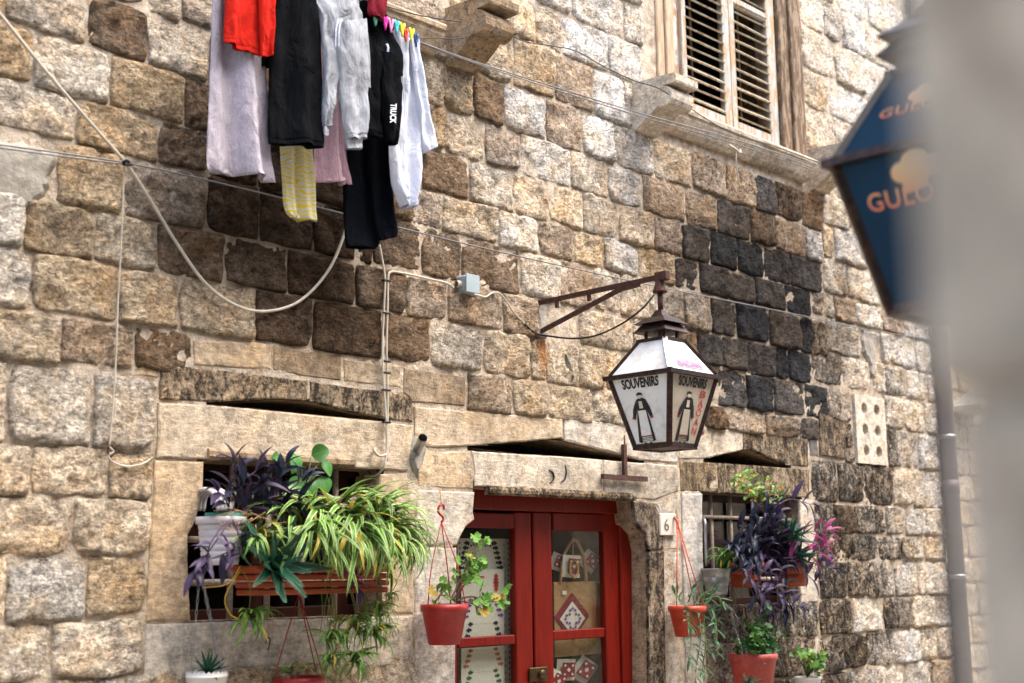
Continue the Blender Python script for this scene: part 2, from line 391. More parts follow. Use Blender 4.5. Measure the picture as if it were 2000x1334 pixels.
def poly_geo(pts, rnd, h=0.02, back=0.03, jit=0.0014, cham=0.006, grid=0.07, rel=0.004, resamp=0.03):
    """dressed block from its outline in the wall plane: chipped arrises, slightly uneven face"""
    if sum(pts[i][0] * pts[(i + 1) % len(pts)][1] - pts[(i + 1) % len(pts)][0] * pts[i][1] for i in range(len(pts))) < 0: pts = pts[::-1]
    ring = []; sd = rnd.uniform(0, 500)
    for i in range(len(pts)):
        a, b = Vector(pts[i]), Vector(pts[(i + 1) % len(pts)]); L = (b - a).length; k = max(1, int(L / resamp))
        for j in range(k): ring.append(a.lerp(b, j / k))
    n = len(ring); nr = []
    for i in range(n):
        d = (ring[(i + 1) % n] - ring[i - 1]).normalized(); nr.append(Vector((-d.y, d.x)))
    out = [ring[i] + nr[i] * (jit * 1.6 * nz(ring[i].x * 30, ring[i].y * 30, sd) + 0.0025) for i in range(n)]
    inn = [out[i] + nr[i] * cham * (1 + 0.8 * max(0, nz(ring[i].x * 17, ring[i].y * 17, sd + 7)) * 2) for i in range(n)]
    xs = [p.x for p in inn]; zs = [p.y for p in inn]; ins = []
    x = min(xs) + grid / 2
    while x < max(xs):
        z = min(zs) + grid / 2
        while z < max(zs):
            q = Vector((x, z))
            if inside(q, inn) and min((q - r_).length for r_ in inn) > 0.022: ins.append(q)
            z += grid
        x += grid
    r = delaunay_2d_cdt(inn + ins, [(i, (i + 1) % n) for i in range(n)], [], 1, 1e-6)
    def yy(p): return -h - rel * fbm(Vector((p.x * 7, p.y * 7, sd)), 3)
    vv = [(p.x, yy(p), p.y) for p in r[0]]
    ff = [tuple(f) for f in r[2]]
    o = len(vv)
    vv += [(p.x, yy(p), p.y) for p in inn] + [(p.x, -h + cham * 0.8, p.y) for p in out] + [(p.x, back, p.y) for p in out]
    for i in range(n):
        j = (i + 1) % n
        ff += [(o + i, o + j, o + n + j, o + n + i), (o + n + i, o + n + j, o + 2 * n + j, o + 2 * n + i)]
    return vv, ff
def inside(q, poly):
    c = False; j = len(poly) - 1
    for i in range(len(poly)):
        a, b = poly[i], poly[j]
        if (a[1] > q[1]) != (b[1] > q[1]) and q[0] < (b[0] - a[0]) * (q[1] - a[1]) / (b[1] - a[1]) + a[0]: c = not c
        j = i
    return c
def W2(px, py): p = P(px, py); return (p.x, p.z)
def WP(pts): return [W2(*p) for p in pts]

# courses: (line above, line below, joints, tone of each stone); lines and joints as read off the photograph
ROWS = [
 (-560, -445, [900, 960, 1036, 1112, 1214, 1250], 'cwwww'),
 (-675, -560, [960, 1030, 1100, 1180, 1250], 'wwww'),
 (-445, -330, [872, 963.5, 1040, 1093, 1183, 1250], 'tccww'),
 (-330, -190, [540, 640, 730, 880], 'bbn'), (-330, -190, [925, 997.5, 1077.5, 1153, 1213.5, 1252], 'ttnww'),
 (-190, -68, [-110, 60, 180, 283, 350, 412, 500, 590, 680, 760, 820, 861, 919, 977, 1061, 1132, 1194, 1272, 1345, 1412, 1470, 1510, 1560, 1600], 'tttcnddbbbcobwnwwcnngbbn'[:23]),
 (-68, 44, [-130, 5, 166, 283, 404, 490, 590, 690, 790, 837, 861, 942, 1011, 1109, 1183, 1249, 1333, 1395, 1460, 1508, 1566, 1600], 'tcbcddbbnocnwcwnngbnw'),
 (44, 155, [-80, 62, 208, 356, 406, 500, 600, 700, 760, 820, 911, 997, 1066, 1133, 1203, 1271, 1326, 1381, 1435, 1486.5, 1538, 1601], 'tcobddbbbbcccccngkkgg'),
 (155, 250, [-60, 144, 304, 404, 500, 600, 690, 760, 800, 857, 967, 1046, 1113, 1174, 1240, 1313, 1360, 1417, 1469, 1528, 1579], 'cobdddbbntwntwtggggkk'[:20]),
 (250, 375, [106, 235, 399, 502, 607, 688, 722, 818, 896, 1011, 1089, 1153, 1206, 1264, 1330, 1383, 1433, 1497, 1557, 1580, 1608], 'tnddddbbbcnccccgkgkxx'[:20]),
 (375, 483, [-50, 43, 179, 301, 433, 556, 688, 785, 868, 977, 1043], 'wotbbdbnnn'), (375, 483, [1126, 1231, 1315, 1356, 1405, 1454.5, 1508, 1534, 1581], 'ccngggkk'),
 (483, 602, [-50, 56, 226, 344, 494, 606, 742, 836, 939, 1031, 1061, 1125, 1176, 1218, 1300, 1396, 1452, 1506, 1567.5, 1613.5, 1657], 'wtttddbccttttccgkgkm'),
 (602, 705, [-50, 113], 't'), (602, 693, [113, 257, 370], 'nb'), (602, 705, [907, 994.5, 1063.5, 1151.5, 1222, 1300, 1372], 'nttccn'), (602, 683, [1372, 1413, 1490, 1557, 1593], 'bnng'),
 (705, 866, [-60, 8], 'c'), (705, 866, [8, 177.5, 300], 'cc'),
 (866, 968, [-60, 54, 207, 292], 'cct'), (968, 1085, [-60, 137, 287], 'cct'[:2]), (1085, 1215, [-80, 5, 163, 281], 'clt'), (1215, 1335, [-80, 93, 276], 'll'), (1335, 1450, [-80, 60, 180, 290, 420, 560, 700, 810], 'ctccctc'),
 # right of the shutters and down to the corner
 (-1030, -900, [1556, 1620, 1690, 1760], 'www'), (-900, -769, [1556, 1603, 1640, 1686, 1733, 1790], 'ccwww'), (-769, -625, [1560, 1625, 1683, 1730, 1790], 'cwww'), (-625, -495, [1564, 1614, 1692, 1770], 'cww'),
 (-495, -355, [1568, 1625, 1668, 1720, 1780], 'cwww'), (-355, -207, [1585, 1648, 1700, 1770], 'cww'), (-207, -100, [1601, 1651, 1700, 1750, 1800], 'cwww'), (-100, 20, [1601, 1624, 1688, 1740, 1800], 'twww'),
 (20, 146, [1602, 1647.5, 1722, 1750, 1806], 'cwnw'), (146, 236, [1580, 1624.5, 1666, 1717, 1760.5, 1810], 'lnwnw'), (236, 358, [1608, 1674], 'l'), (236, 358, [1716, 1733, 1783, 1814], 'www'),
 (358, 474, [1581, 1637.5, 1692], 'xw'), (358, 474, [1700, 1723, 1765.5, 1807, 1819], 'wlww'), (474, 600, [1723, 1762, 1800.5, 1824], 'llw'),
 (600, 748, [1729, 1744, 1788.5, 1829], 'xmw'), (748, 898, [1580, 1631, 1681, 1737.5, 1778.5, 1799, 1833], 'DxxccW'.replace('D', 'x').replace('W', 'w')), (600, 690, [1646, 1659], 'x'), (690, 748, [1646, 1659], 'm'),
 (898, 1010, [1586, 1623.5, 1663, 1725, 1763, 1800.5, 1840], 'mbmllw'), (1010, 1106, [1588, 1615, 1655, 1711, 1754.5, 1799.5, 1843], 'xxmmlc'), (1106, 1244, [1596, 1650.5, 1685, 1742, 1786, 1848], 'xmmlw'),
 (1244, 1374, [1596, 1657.5, 1721.5, 1775.5, 1822.5, 1853], 'xwxll'), (1374, 1507, [1597, 1642, 1685, 1741.5, 1793.5, 1826, 1859], 'xxmwlw'), (1507, 1640, [1600, 1650, 1711.5, 1760.5, 1812.5, 1863], 'xmwwn'), (1640, 1770, [1600, 1660, 1720, 1770, 1820, 1868], 'xmwlw'),
 (1244, 1374, [1373, 1450, 1525, 1595], 'xGl'.replace('G', 'm')), (1374, 1507, [1373, 1430, 1500, 1597], 'xxx'), (1507, 1650, [1373, 1460, 1530, 1600], 'xxx'),
]
# dressed blocks round the openings: (outline in the photograph, tone, proud, how far it runs back)
BLOCKS = [
 ([(373, 665), (490, 668), (526, 673), (526, 724), (400, 717), (373, 714)], 'S', .020, .03),
 ([(528, 674), (663, 694), (663, 746), (582, 736), (528, 725)], 'G', .018, .03),
 ([(666, 701), (780, 715), (780, 759), (666, 747)], 'S', .018, .03),
 ([(783, 717), (906, 736), (904, 794), (800, 787), (783, 768)], 'G', .020, .03),
 ([(256, 700), (305, 708), (305, 741), (256, 736)], 'S', .018, .03),
 ([(308, 712), (400, 720), (597, 744), (597, 783), (535, 780), (407, 787), (307, 781)], 'B', .022, .30),
 ([(600, 745), (801, 771), (801, 826), (751, 821), (600, 785)], 'B', .020, .30),
 ([(303, 787), (407, 791), (752, 825), (803, 831), (791, 921), (735, 918), (394, 899), (300, 895)], 'S', .026, .16),
 ([(297, 899), (393, 902), (391, 958), (376, 1021), (362, 1044), (362, 1104), (367, 1212), (279, 1214), (288, 1040)], 'S', .024, .16),
 ([(279, 1218), (800, 1201), (801, 1298), (440, 1318), (275, 1331)], 'L', .022, .16),
 ([(738, 926), (790, 923), (804, 1000), (804, 1066), (742, 1072), (730, 1000)], 'S', .020, .16),
 ([(742, 1075), (804, 1069), (803, 1198), (738, 1200)], 'S', .020, .16),
 ([(803, 794), (1094, 818), (1094, 856), (1079, 858), (913, 872), (840, 874), (806, 868)], 'S', .024, .30),
 ([(1096, 816), (1222, 829), (1318, 838), (1318, 905), (1250, 900), (1098, 861)], 'L', .022, .30),
 ([(806, 871), (850, 882), (915, 880), (920, 957), (812, 952)], 'S', .018, .16),
 ([(915, 880), (1014, 887), (1105, 892), (1172, 898), (1172, 966), (922, 950)], 'L', .022, .16),
 ([(1173, 898), (1222, 902), (1319, 909), (1321, 960), (1272, 978), (1232, 974), (1173, 967)], 'L', .020, .16),
 ([(810, 956), (922, 961), (919, 1000), (922, 1015), (904, 1029), (891, 1055), (887, 1066), (806, 1066)], 'W', .022, .16),
 ([(806, 1069), (887, 1069), (884, 1334), (883, 1420), (803, 1420)], 'W', .022, .16),
 ([(1231, 980), (1245, 978), (1272, 982), (1290, 1020), (1290, 1074), (1261, 1074), (1254, 1044), (1235, 1021)], 'D', .026, .18),
 ([(1262, 1077), (1292, 1076), (1296, 1334), (1297, 1420), (1265, 1420)], 'B', .022, .18),
 ([(1275, 982), (1321, 964), (1322, 1074), (1292, 1074), (1292, 1018)], 'L', .016, .05),
 ([(1294, 1077), (1326, 1077), (1334, 1334), (1334, 1420), (1299, 1420)], 'L', .014, .05),
 ([(1325, 964), (1365, 964), (1369, 1180), (1372, 1420), (1336, 1420)], 'W', .026, .16),
 ([(1321, 840), (1372, 833), (1445, 843), (1445, 880), (1370, 897), (1321, 897)], 'L', .020, .30),
 ([(1446, 844), (1575, 858), (1575, 912), (1537, 911), (1463, 878), (1446, 880)], 'B', .018, .30),
 ([(1322, 900), (1396, 904), (1396, 963), (1325, 960)], 'B', .018, .16),
 ([(1397, 904), (1537, 914), (1578, 917), (1576, 974), (1558, 972), (1397, 964)], 'B', .020, .16),
 ([(1558, 975), (1590, 976), (1594, 1176), (1560, 1178)], 'L', .018, .16),
 ([(1373, 1181), (1560, 1181), (1594, 1179), (1596, 1185), (1373, 1186)], 'B', .016, .16),
 ([(1594, 806), (1645, 826), (1646, 898), (1596, 890)], 'D', .03, .03), ([(1576, 857), (1592, 858), (1594, 893), (1577, 892)], 'g', .02, .03), ([(1579, 896), (1630, 900), (1630, 908), (1579, 904)], 'x', .02, .03),
 ([(1063, 600), (1124, 606), (1124, 671), (1063, 664)], 'S', .014, .03),
]
HOLES = {
 'window_left': [(394, 900), (735, 918), (738, 926), (730, 1000), (742, 1073), (738, 1201), (367, 1214), (362, 1104), (362, 1044), (376, 1021), (391, 958)],
 'gap_left': [(407, 788.5), (535, 781), (598, 784), (752, 822.5), (600, 808)],
 'gap_door': [(913, 874), (1079, 859), (1097, 862), (1249, 901), (1222, 901), (1105, 891), (1014, 886)],
 'gap_right': [(1370, 898), (1446, 880.5), (1463, 879), (1537, 912.5), (1397, 903)],
 'door': [(922, 951), (1172, 967), (1231, 978), (1235, 1021), (1254, 1044), (1261, 1076), (1264, 1420), (884, 1420), (887, 1066), (891, 1055), (904, 1029), (922, 1015), (919, 1000)],
 'window_right': [(1366, 963), (1397, 964), (1558, 973), (1560, 1180), (1370, 1183)],
}
shx0, shx1 = P(1300, 120).x, P(1520, 120).x
shz0 = P(1420, 262).z
upx0, upx1 = P(600, 30).x, P(842, 30).x
upz0 = P(842, 60).z
TOPZ = 6.6
HW = {k: WP(v) for k, v in HOLES.items()}
HW['shutter'] = [(shx0, shz0), (shx1, shz0), (shx1, TOPZ - .3), (shx0, TOPZ - .3)]
HW['upper'] = [(upx0, upz0), (upx1, upz0), (upx1, TOPZ - .3), (upx0, TOPZ - .3)]
vx0, vz1 = W2(1660, 770); vx1, vz0 = W2(1726, 910)
HW['vent'] = [(vx0 + .01, vz0 + .01), (vx1 - .01, vz0 + .01), (vx1 - .01, vz1 - .01), (vx0 + .01, vz1 - .01)]
XC = P(1846, 1083).x                                # the corner of the house
wm_ = MB(); CELL = .035                              # bed of mortar, trowelled nearly flush, left out at the openings
nx, nzz = int((XC - 1.3) / CELL), int(TOPZ / CELL); ids = {}; HB = [(h, min(p[0] for p in h), max(p[0] for p in h), min(p[1] for p in h), max(p[1] for p in h)) for h in HW.values()]
def hole_at(x, z): return any(a <= x <= b and c <= z <= d and inside((x, z), h) for h, a, b, c, d in HB)
hol = [[hole_at(1.3 + (XC - 1.3) * i / nx, TOPZ * j / nzz) for i in range(nx + 1)] for j in range(nzz + 1)]
cut = set()
for h in HW.values():
    for i in range(len(h)):
        a, b = Vector(h[i]), Vector(h[(i + 1) % len(h)]); k = max(2, int((b - a).length / .008))
        for j in range(k): q = a.lerp(b, j / k); cut.add((int((q.x - 1.3) / (XC - 1.3) * nx), int(q.y / TOPZ * nzz)))
wm_.add([(1.3 + (XC - 1.3) * i / nx, -.0145 - .0065 * fbm(Vector((i * .31, j * .31, 4.2)), 3), TOPZ * j / nzz) for j in range(nzz + 1) for i in range(nx + 1)],
        [(j * (nx + 1) + i, j * (nx + 1) + i + 1, (j + 1) * (nx + 1) + i + 1, (j + 1) * (nx + 1) + i) for j in range(nzz) for i in range(nx) if not ((i, j) in cut or hol[j][i] or hol[j][i + 1] or hol[j + 1][i] or hol[j + 1][i + 1])], 0, True)
wm_.add([(XC, -.01, 0), (XC, 3, 0), (XC, 3, TOPZ), (XC, -.01, TOPZ)], [(0, 1, 2, 3)])
wm_.add([(1.3, 0, TOPZ), (XC, 0, TOPZ), (XC, 3, TOPZ), (1.3, 3, TOPZ)], [(0, 1, 2, 3)])
wm_.build('mortar_bed', M['mortar'], house, fix=False)
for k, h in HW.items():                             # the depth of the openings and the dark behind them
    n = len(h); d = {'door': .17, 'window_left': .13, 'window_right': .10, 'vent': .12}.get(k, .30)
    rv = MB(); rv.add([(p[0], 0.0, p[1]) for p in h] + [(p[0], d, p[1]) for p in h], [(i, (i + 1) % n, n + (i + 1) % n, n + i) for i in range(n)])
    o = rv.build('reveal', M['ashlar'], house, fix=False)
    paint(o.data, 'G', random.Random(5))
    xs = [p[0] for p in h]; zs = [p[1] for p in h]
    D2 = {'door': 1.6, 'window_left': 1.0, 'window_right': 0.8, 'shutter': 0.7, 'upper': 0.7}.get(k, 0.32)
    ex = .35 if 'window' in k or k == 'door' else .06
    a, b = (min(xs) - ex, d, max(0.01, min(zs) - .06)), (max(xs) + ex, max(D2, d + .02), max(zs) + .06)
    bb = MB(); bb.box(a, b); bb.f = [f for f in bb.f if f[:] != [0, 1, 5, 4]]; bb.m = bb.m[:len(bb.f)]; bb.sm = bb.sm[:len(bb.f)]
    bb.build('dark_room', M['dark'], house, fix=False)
# the stones
def in_hole(x0, x1, z0, z1):
    cx, cz = (x0 + x1) / 2, (z0 + z1) / 2
    return any(inside((cx, cz), HW[k]) for k in ('shutter', 'upper', 'window_left', 'door', 'window_right'))
rnd = random.Random(11)
cand = []
for (ya, yb, js, tones) in ROWS:
    z1, z0 = ZL(ya), ZL(yb)
    xs = [XJ(j, ya, yb) for j in js]
    assert len(tones) >= len(js) - 1, (ya, len(tones), len(js))
    for i in range(len(js) - 1):
        if in_hole(xs[i], xs[i + 1], z0, z1) or z1 < 0.3: continue
        jz0, jz1 = rnd.uniform(-.006, .006), rnd.uniform(-.006, .006)
        cand.append((xs[i], xs[i + 1], z0 + jz0, z1 + jz1, tones[i]))
def px_area(c):
    return (c[1] - c[0]) * (c[3] - c[2]) / ((c[0] ** 2 + WALL_D ** 2) ** 1.0)
def visible(c):
    for X, Z in ((c[0], c[2]), (c[1], c[3]), ((c[0] + c[1]) / 2, (c[2] + c[3]) / 2)):
        q = ROT.transposed() @ (Vector((X, 0, Z)) - EYEP); u, v = CX - F * q.x / q.z, CY + F * q.y / q.z
        if -20 < u < 1880 and -20 < v < 1354: return True
    return False
cand.sort(key=lambda c: (not visible(c), -px_area(c)))
rest = MB(); rest_t = []
for i, c in enumerate(cand):
    vv, ff = rough_geo(*c[:4], rnd)
    if i < 296:
        mb = MB(); mb.add(vv, ff, 0, True); me = mb.mesh('stone', M['stone']); paint(me, c[4], rnd); link('stone', me, house)
    else:
        rest.add(vv, ff, 0, True); k = 1 + rnd.uniform(-.1, .1); rest_t += [(tuple(k * q for q in TONE[c[4]][0]), TONE[c[4]][1])] * len(vv)
if rest.v:
    me = rest.mesh('stones', M['stone'])
    a = me.attributes.new('tint', 'FLOAT_COLOR', 'POINT'); a.data.foreach_set('color', [q for t in rest_t for q in (*t[0], 1.0)])
    b = me.attributes.new('soot', 'FLOAT', 'POINT'); b.data.foreach_set('value', [t[1] for t in rest_t])
    o = link('stones', me, house); o['kind'] = 'stuff'
for (pts, tone, h, back) in BLOCKS:
    vv, ff = poly_geo(WP(pts), rnd, h, back)
    mb = MB(); mb.add(vv, ff, 0, False); me = mb.mesh('dressed_block', M['ashlar']); paint(me, tone, rnd, 0.07); link('dressed_block', me, house)
# cement patches smeared over the stones
def blob(pts, h, name='cement_patch', mat='cement', parent=house, amp=0.010, grid=0.035):
    vv, ff = poly_geo(WP(pts), rnd, h, 0.01, 0.012, 0.02, grid, 0.016, 0.02)
    mb = MB(); mb.add(vv, ff, 0, True); return mb.build(name, M[mat], parent, fix=False)
blob([(-60, 270), (40, 280), (108, 300), (112, 318), (88, 345), (95, 370), (62, 405), (45, 415), (20, 402), (-60, 395)], .034)
blob([(1040, 575), (1058, 572), (1066, 600), (1062, 660), (1050, 668), (1036, 655), (1044, 622), (1034, 590)], .030)
blob([(1676, 640), (1700, 645), (1714, 655), (1708, 690), (1703, 735), (1690, 738), (1688, 700), (1678, 690)], .034)
blob([(800, 850), (820, 848), (832, 880), (822, 905), (812, 935), (800, 920), (792, 885)], .028)
blob([(1095, 690), (1104, 696), (1116, 740), (1110, 748), (1098, 715)], .040)
# mouldings: hood over the left window, roll under the door lintel
def prism(mb, prof, a, b):
    """profile (out, up) swept from a to b along the wall"""
    n = len(prof); vs_ = [(q[0], -o, q[1] + u) for q in (a, b) for (o, u) in prof]
    mb.add(vs_, [(i, (i + 1) % n, n + (i + 1) % n, n + i) for i in range(n)] + [tuple(range(n))[::-1], tuple(range(n, 2 * n))])
def ashlar_part(name, mb, tone, parent=house, mat='ashlar'):
    o = mb.build(name, M[mat], parent); paint(o.data, tone, rnd, 0.05); return o
a, b = W2(397, 892), W2(682, 905); hz = min(a[1], b[1]) + 0.0
mb = MB(); prism(mb, [(0.0, -.012), (.034, -.012), (.046, 0), (.046, .02), (.036, .032), (0.0, .034)], (a[0], hz), (b[0], hz)); ashlar_part('moulding', mb, 'G')
a, b = W2(946, 960), W2(1232, 972); hz = (a[1] + b[1]) / 2
mb = MB(); prism(mb, [(0.0, -.018), (.030, -.018), (.040, -.008), (.042, .008), (.034, .022), (.026, .026), (0.0, .028)], (a[0], hz), (b[0], hz)); ashlar_part('moulding', mb, 'B')
# worn incised marks on the door lintel
for pts in ([(1072, 918), (1079, 922), (1082, 930), (1080, 938), (1074, 943)], [(1104, 908), (1106, 922), (1103, 936), (1096, 941)]):
    mb = MB(); q = smooth_path([P(x, y, .0245) for x, y in pts], 5); k = len(q)
    mb.tube(q, [0.0015 + 0.004 * math.sin(math.pi * i / (k - 1)) for i in range(k)], 6); mb.build('carved_mark', M['ink'], house)
# pierced vent block
mb = MB(); cw, ch = vx1 - vx0, vz1 - vz0
circ = []; hv = [Vector((vx0, vz0)), Vector((vx1, vz0)), Vector((vx1, vz1)), Vector((vx0, vz1))]; he = [(0, 1), (1, 2), (2, 3), (3, 0)]
for j in range(3):
    for i in range(2):
        c = Vector((vx0 + cw * (0.30 + 0.42 * i), vz0 + ch * (0.19 + 0.31 * j))); rr = ch * 0.088
        ci = [c + Vector((math.cos(t * math.pi / 9) * rr, math.sin(t * math.pi / 9) * rr)) for t in range(18)]
        o = len(hv); hv += ci; he += [(o + k, o + (k + 1) % 18) for k in range(18)]; circ.append((c, rr, ci))
r = delaunay_2d_cdt(hv, he, [], 1, 1e-7)
mb.add([(p.x, -.035, p.y) for p in r[0]], [f for f in r[2] if not any((sum((r[0][i] for i in f), Vector((0, 0))) / 3 - c).length < rr * 0.93 for c, rr, _ in circ)])
q = hv[:4]; mb.add([(p.x, y, p.y) for y in (-.035, 0.06) for p in q], [(i, (i + 1) % 4, 4 + (i + 1) % 4, 4 + i) for i in range(4)])
for c, rr, ci in circ:
    mb.add([(p.x, -.035, p.y) for p in ci] + [(p.x, .10, p.y) for p in ci], [(i, (i + 1) % 18, 18 + (i + 1) % 18, 18 + i) for i in range(18)])
o = mb.build('pierced_vent_block', M['ashlar'], house, fix=False); paint(o.data, 'W', rnd); o['label'] = 'pale stone vent block pierced by six round holes'

# the neighbouring house beyond the corner, set back
nb = thing('neighbour_house', (XC + 1.5, 0.55, 0), 'tan stone house beyond the corner downpipe', 'house')
mb = MB(); mb.box((XC + .002, 0.55, 0), (XC + 9, 3, TOPZ)); mb.build('mortar_bed', M['mortar'], nb)
z = 0.25
while z < 4.6:
    hh = rnd.uniform(.20, .30); x = XC + 0.03 + rnd.uniform(0, .1)
    while x < XC + 4.2:
        ww = rnd.uniform(.28, .5)
        vv, ff = rough_geo(x, x + ww, z, z + hh, rnd, 0.02)
        mb = MB(); mb.add([(q[0], q[1] + 0.55, q[2]) for q in vv], ff, 0, True); me = mb.mesh('stone', M['ashlar']); paint(me, rnd.choice('ctSS'), rnd); link('stone', me, nb)
        x += ww
    z += hh
def rect(px0, py0, px1, py1, off):
    xm, ym = (px0 + px1) / 2, (py0 + py1) / 2
    return P(px0, ym, off).x, P(px1, ym, off).x, P(xm, py1, off).z, P(xm, py0, off).z
# ------------------------------------------------------------------ shuttered window, sills, corbels
def rx(px, py): return P(px, py).x
def sub(mb, name, mat, parent, fix=True):
    o = mb.build(name, M[mat] if isinstance(mat, str) else mat, None, fix); o.parent = parent
    o.matrix_parent_inverse = WINV.get(parent.name, Matrix.Identity(4)); return o
zt = TOPZ - 0.3
mb = MB()
for a, b in ((P(1312, 120).x, P(1333, 120).x), (P(1497, 120).x, P(1516, 120).x)): mb.bbox((a, 0.02, shz0), (b, 0.09, zt), .006)
mb.bbox((P(1312, 120).x, 0.03, shz0), (P(1516, 120).x, 0.10, shz0 + 0.05), .006)
win = mb.build('shuttered_window', M['framewood'], house)      # its frame; shutters, slats and rods hang on it
def shutter(px0, px1, lx0, lx1, zb):
    a, b, c, d = P(px0, 120).x, P(lx0, 120).x, P(lx1, 120).x, P(px1, 120).x
    mb = MB(); mb.bbox((a, -.010, zb), (b, 0.03, zt), .004); mb.bbox((c, -.010, zb), (d, 0.03, zt), .004)
    mb.bbox((b, -.008, zb), (c, 0.028, zb + .11), .004)
    zm = P(1460, 25).z; mb.bbox((b, -.008, zm), (c, .028, zm + .06), .004) if px0 > 1400 else None
    s = sub(mb, 'shutter', 'shutterwood', win)
    pitch = 0.066; zz = zb + .15; k = 0; tilt = R(38)
    sl = MB(); hw, ht = 0.033, 0.0055
    L = (c - b) + .004
    vs_ = []
    for x in (0, L):
        for (u, v_) in ((-hw, -ht), (hw, -ht), (hw, ht), (-hw, ht)):
            vs_.append((x, u * math.cos(tilt) - v_ * math.sin(tilt), u * math.sin(tilt) + v_ * math.cos(tilt)))
    sl.add(vs_, [(0, 1, 2, 3), (7, 6, 5, 4), (0, 4, 5, 1), (1, 5, 6, 2), (2, 6, 7, 3), (3, 7, 4, 0)])
    me = sl.mesh('slat', M['slat'])
    while zz < zt - .03:
        o = link('slat', me, None, Matrix.Translation((b - .002, 0.010, zz)) @ Matrix.Rotation(R(rnd.uniform(-1.0, 1.0)), 4, 'Y') @ Matrix.Rotation(R(rnd.uniform(-6, 6)), 4, 'X'))
        o.parent = win
        zz += pitch
    rod = MB(); rod.bar((b + (c - b) * .27, .035, zb + .1), (b + (c - b) * .27, .035, zt), .014, .010); sub(rod, 'tilt_rod', 'slat', win)
    return s
zb = P(1390, 249).z
shutter(1331, 1424, 1340, 1411, zb); shutter(1425, 1513, 1435, 1497, zb)
mb = MB()                                            # hinge straps
for (px, py) in ((1316, 170), (1524, 240)):
    p = P(px, py); mb.box((p.x - .012, -.016, p.z - .05), (p.x + .012, -.004, p.z + .05))
sub(mb, 'hinge', 'zinc', win)
# stained stone jambs either side
mb = MB()
for (a, b, h) in ((1278, 1292, .030), (1292, 1302, .044), (1302, 1312, .03)): mb.bbox((P(a, 120).x, -h, shz0 - .02), (P(b, 120).x - .0015, .04, zt), .006)
mb.build('jamb', M['sidewood'], house)
mb = MB()
for (a, b, h) in ((1517, 1534, .030), (1534, 1548, .052), (1548, 1562, .026)): mb.bbox((P(a, 120).x, -h, shz0 - .02), (P(b, 120).x - .0015, .04, zt), .006)
o = mb.build('jamb', M['sidedark'], house); o['label'] = 'sooty brown stone jamb right of the shutters'
mb = MB(); mb.bbox((P(1262, 120).x, -.012, shz0 - .05), (P(1277, 120).x, .02, zt), .006); mb.build('jamb_render', M['cement'], house)
def sill(x0, x1, zt_, label, tone='L'):
    mb = MB(); prof = [(0.0, -.13), (.05, -.13), (.075, -.11), (.10, -.075), (.118, -.05), (.122, -.03), (.135, -.026), (.14, -.006), (.135, .004), (.0, .012), (-.04, .012), (-.04, -.13)]
    cuts = [x0, x0 + (x1 - x0) * .48, x1]
    for a, b in zip(cuts, cuts[1:]): prism(mb, prof, (a, zt_), (b - .004, zt_))
    return ashlar_part('sill', mb, tone)
s0, s1 = P(1280, 240, .1).x, P(1590, 350, .1).x
szt = shz0 - 0.02
sill(s0, s1, szt, '')
def corbel(xa, xb, zbot, zt_, tone='L'):
    """bracket stone: slab on top, roll under its nose, sloping belly"""
    prof = [(-.02, zbot), (.05, zbot), (.065, zbot + .012), (.10, zbot + .03), (.17, zbot + .075)]
    H = zt_ - zbot; cy, cz, rr = .255, zbot + H * .56, .062
    for k in range(9):
        a = R(-130 + k * 27); prof.append((cy + rr * math.cos(a), cz + rr * math.sin(a)))
    prof += [(.25, zt_ - .055), (.345, zt_ - .055), (.35, zt_ - .045), (.35, zt_ - .006), (.34, zt_), (.10, zt_ + .015), (-.02, zt_ + .02)]
    mb = MB(); prism(mb, prof, (xa, 0), (xb, 0)); o = ashlar_part('corbel', mb, tone)
    return o
cw1 = P(906, 141).x - P(863, 131).x
zc = P(885, 138).z; corbel(P(863, 131).x, P(863, 131).x + .20, zc, zc + .285, 'G')
zc2 = P(1240, 262).z; corbel(P(1228, 250).x, P(1228, 250).x + .21, zc2, zc2 + .27)
zc3 = P(1600, 380).z; corbel(P(1577, 372).x, P(1577, 372).x + .19, zc3, zc3 + .27)
# upper window behind the washing: sill and wooden frame
ux1 = P(872, 100, .1).x - .03
sill(P(560, 0, .1).x, ux1, upz0 - .02, '', 'S')
mb = MB(); mb.bbox((P(812, 30).x, -.02, upz0), (P(842, 30).x - .002, .10, zt), .006); mb.bbox((upx0, .03, upz0 + .012), (P(812, 30).x, .10, upz0 + .30), .006)
mb.build('upper_window_frame', M['sidewood'], house)
mb = MB(); mb.bbox((P(843, 30).x, -.014, upz0 - .02), (P(858, 30).x, .03, zt), .006); mb.build('jamb_render', M['cement'], house)

# ------------------------------------------------------------------ grilles
def bars(vpx, hpy, px0, px1, py0, py1, parent, r=.0135, off=-.07):
    for x in vpx:
        mb = MB(); q = P(x, (py0 + py1) / 2, off); mb.tube([(q.x, -off, P(x, py1, off).z), (q.x, -off, P(x, py0, off).z)], r, 8); mb.build('grille_bar', M['bars'], parent)
    for y in hpy:
        mb = MB(); a = P(px0, y[0], off - .0); b = P(px1, y[1], off); z = (a.z + b.z) / 2; mb.tube([(a.x, -off - .02, z), (b.x, -off - .02, z)], r * .95, 8); mb.build('grille_bar', M['bars'], parent)
grl = thing('window_grille', (P(560, 1200).x, .07, P(560, 1200).z), 'old iron window grille behind the spider plants left of the red door', 'grille')
bars([451, 523, 590, 654], [(967, 975), (1057, 1054), (1140, 1130)], 362, 742, 890, 1220, grl)
grr = thing('window_grille', (P(1450, 1180).x, .07, P(1450, 1180).z), 'iron window grille behind the purple plants right of the door', 'grille')
bars([1391, 1429, 1475, 1520], [(1012, 1014), (1132, 1130)], 1362, 1565, 955, 1190, grr, .012)

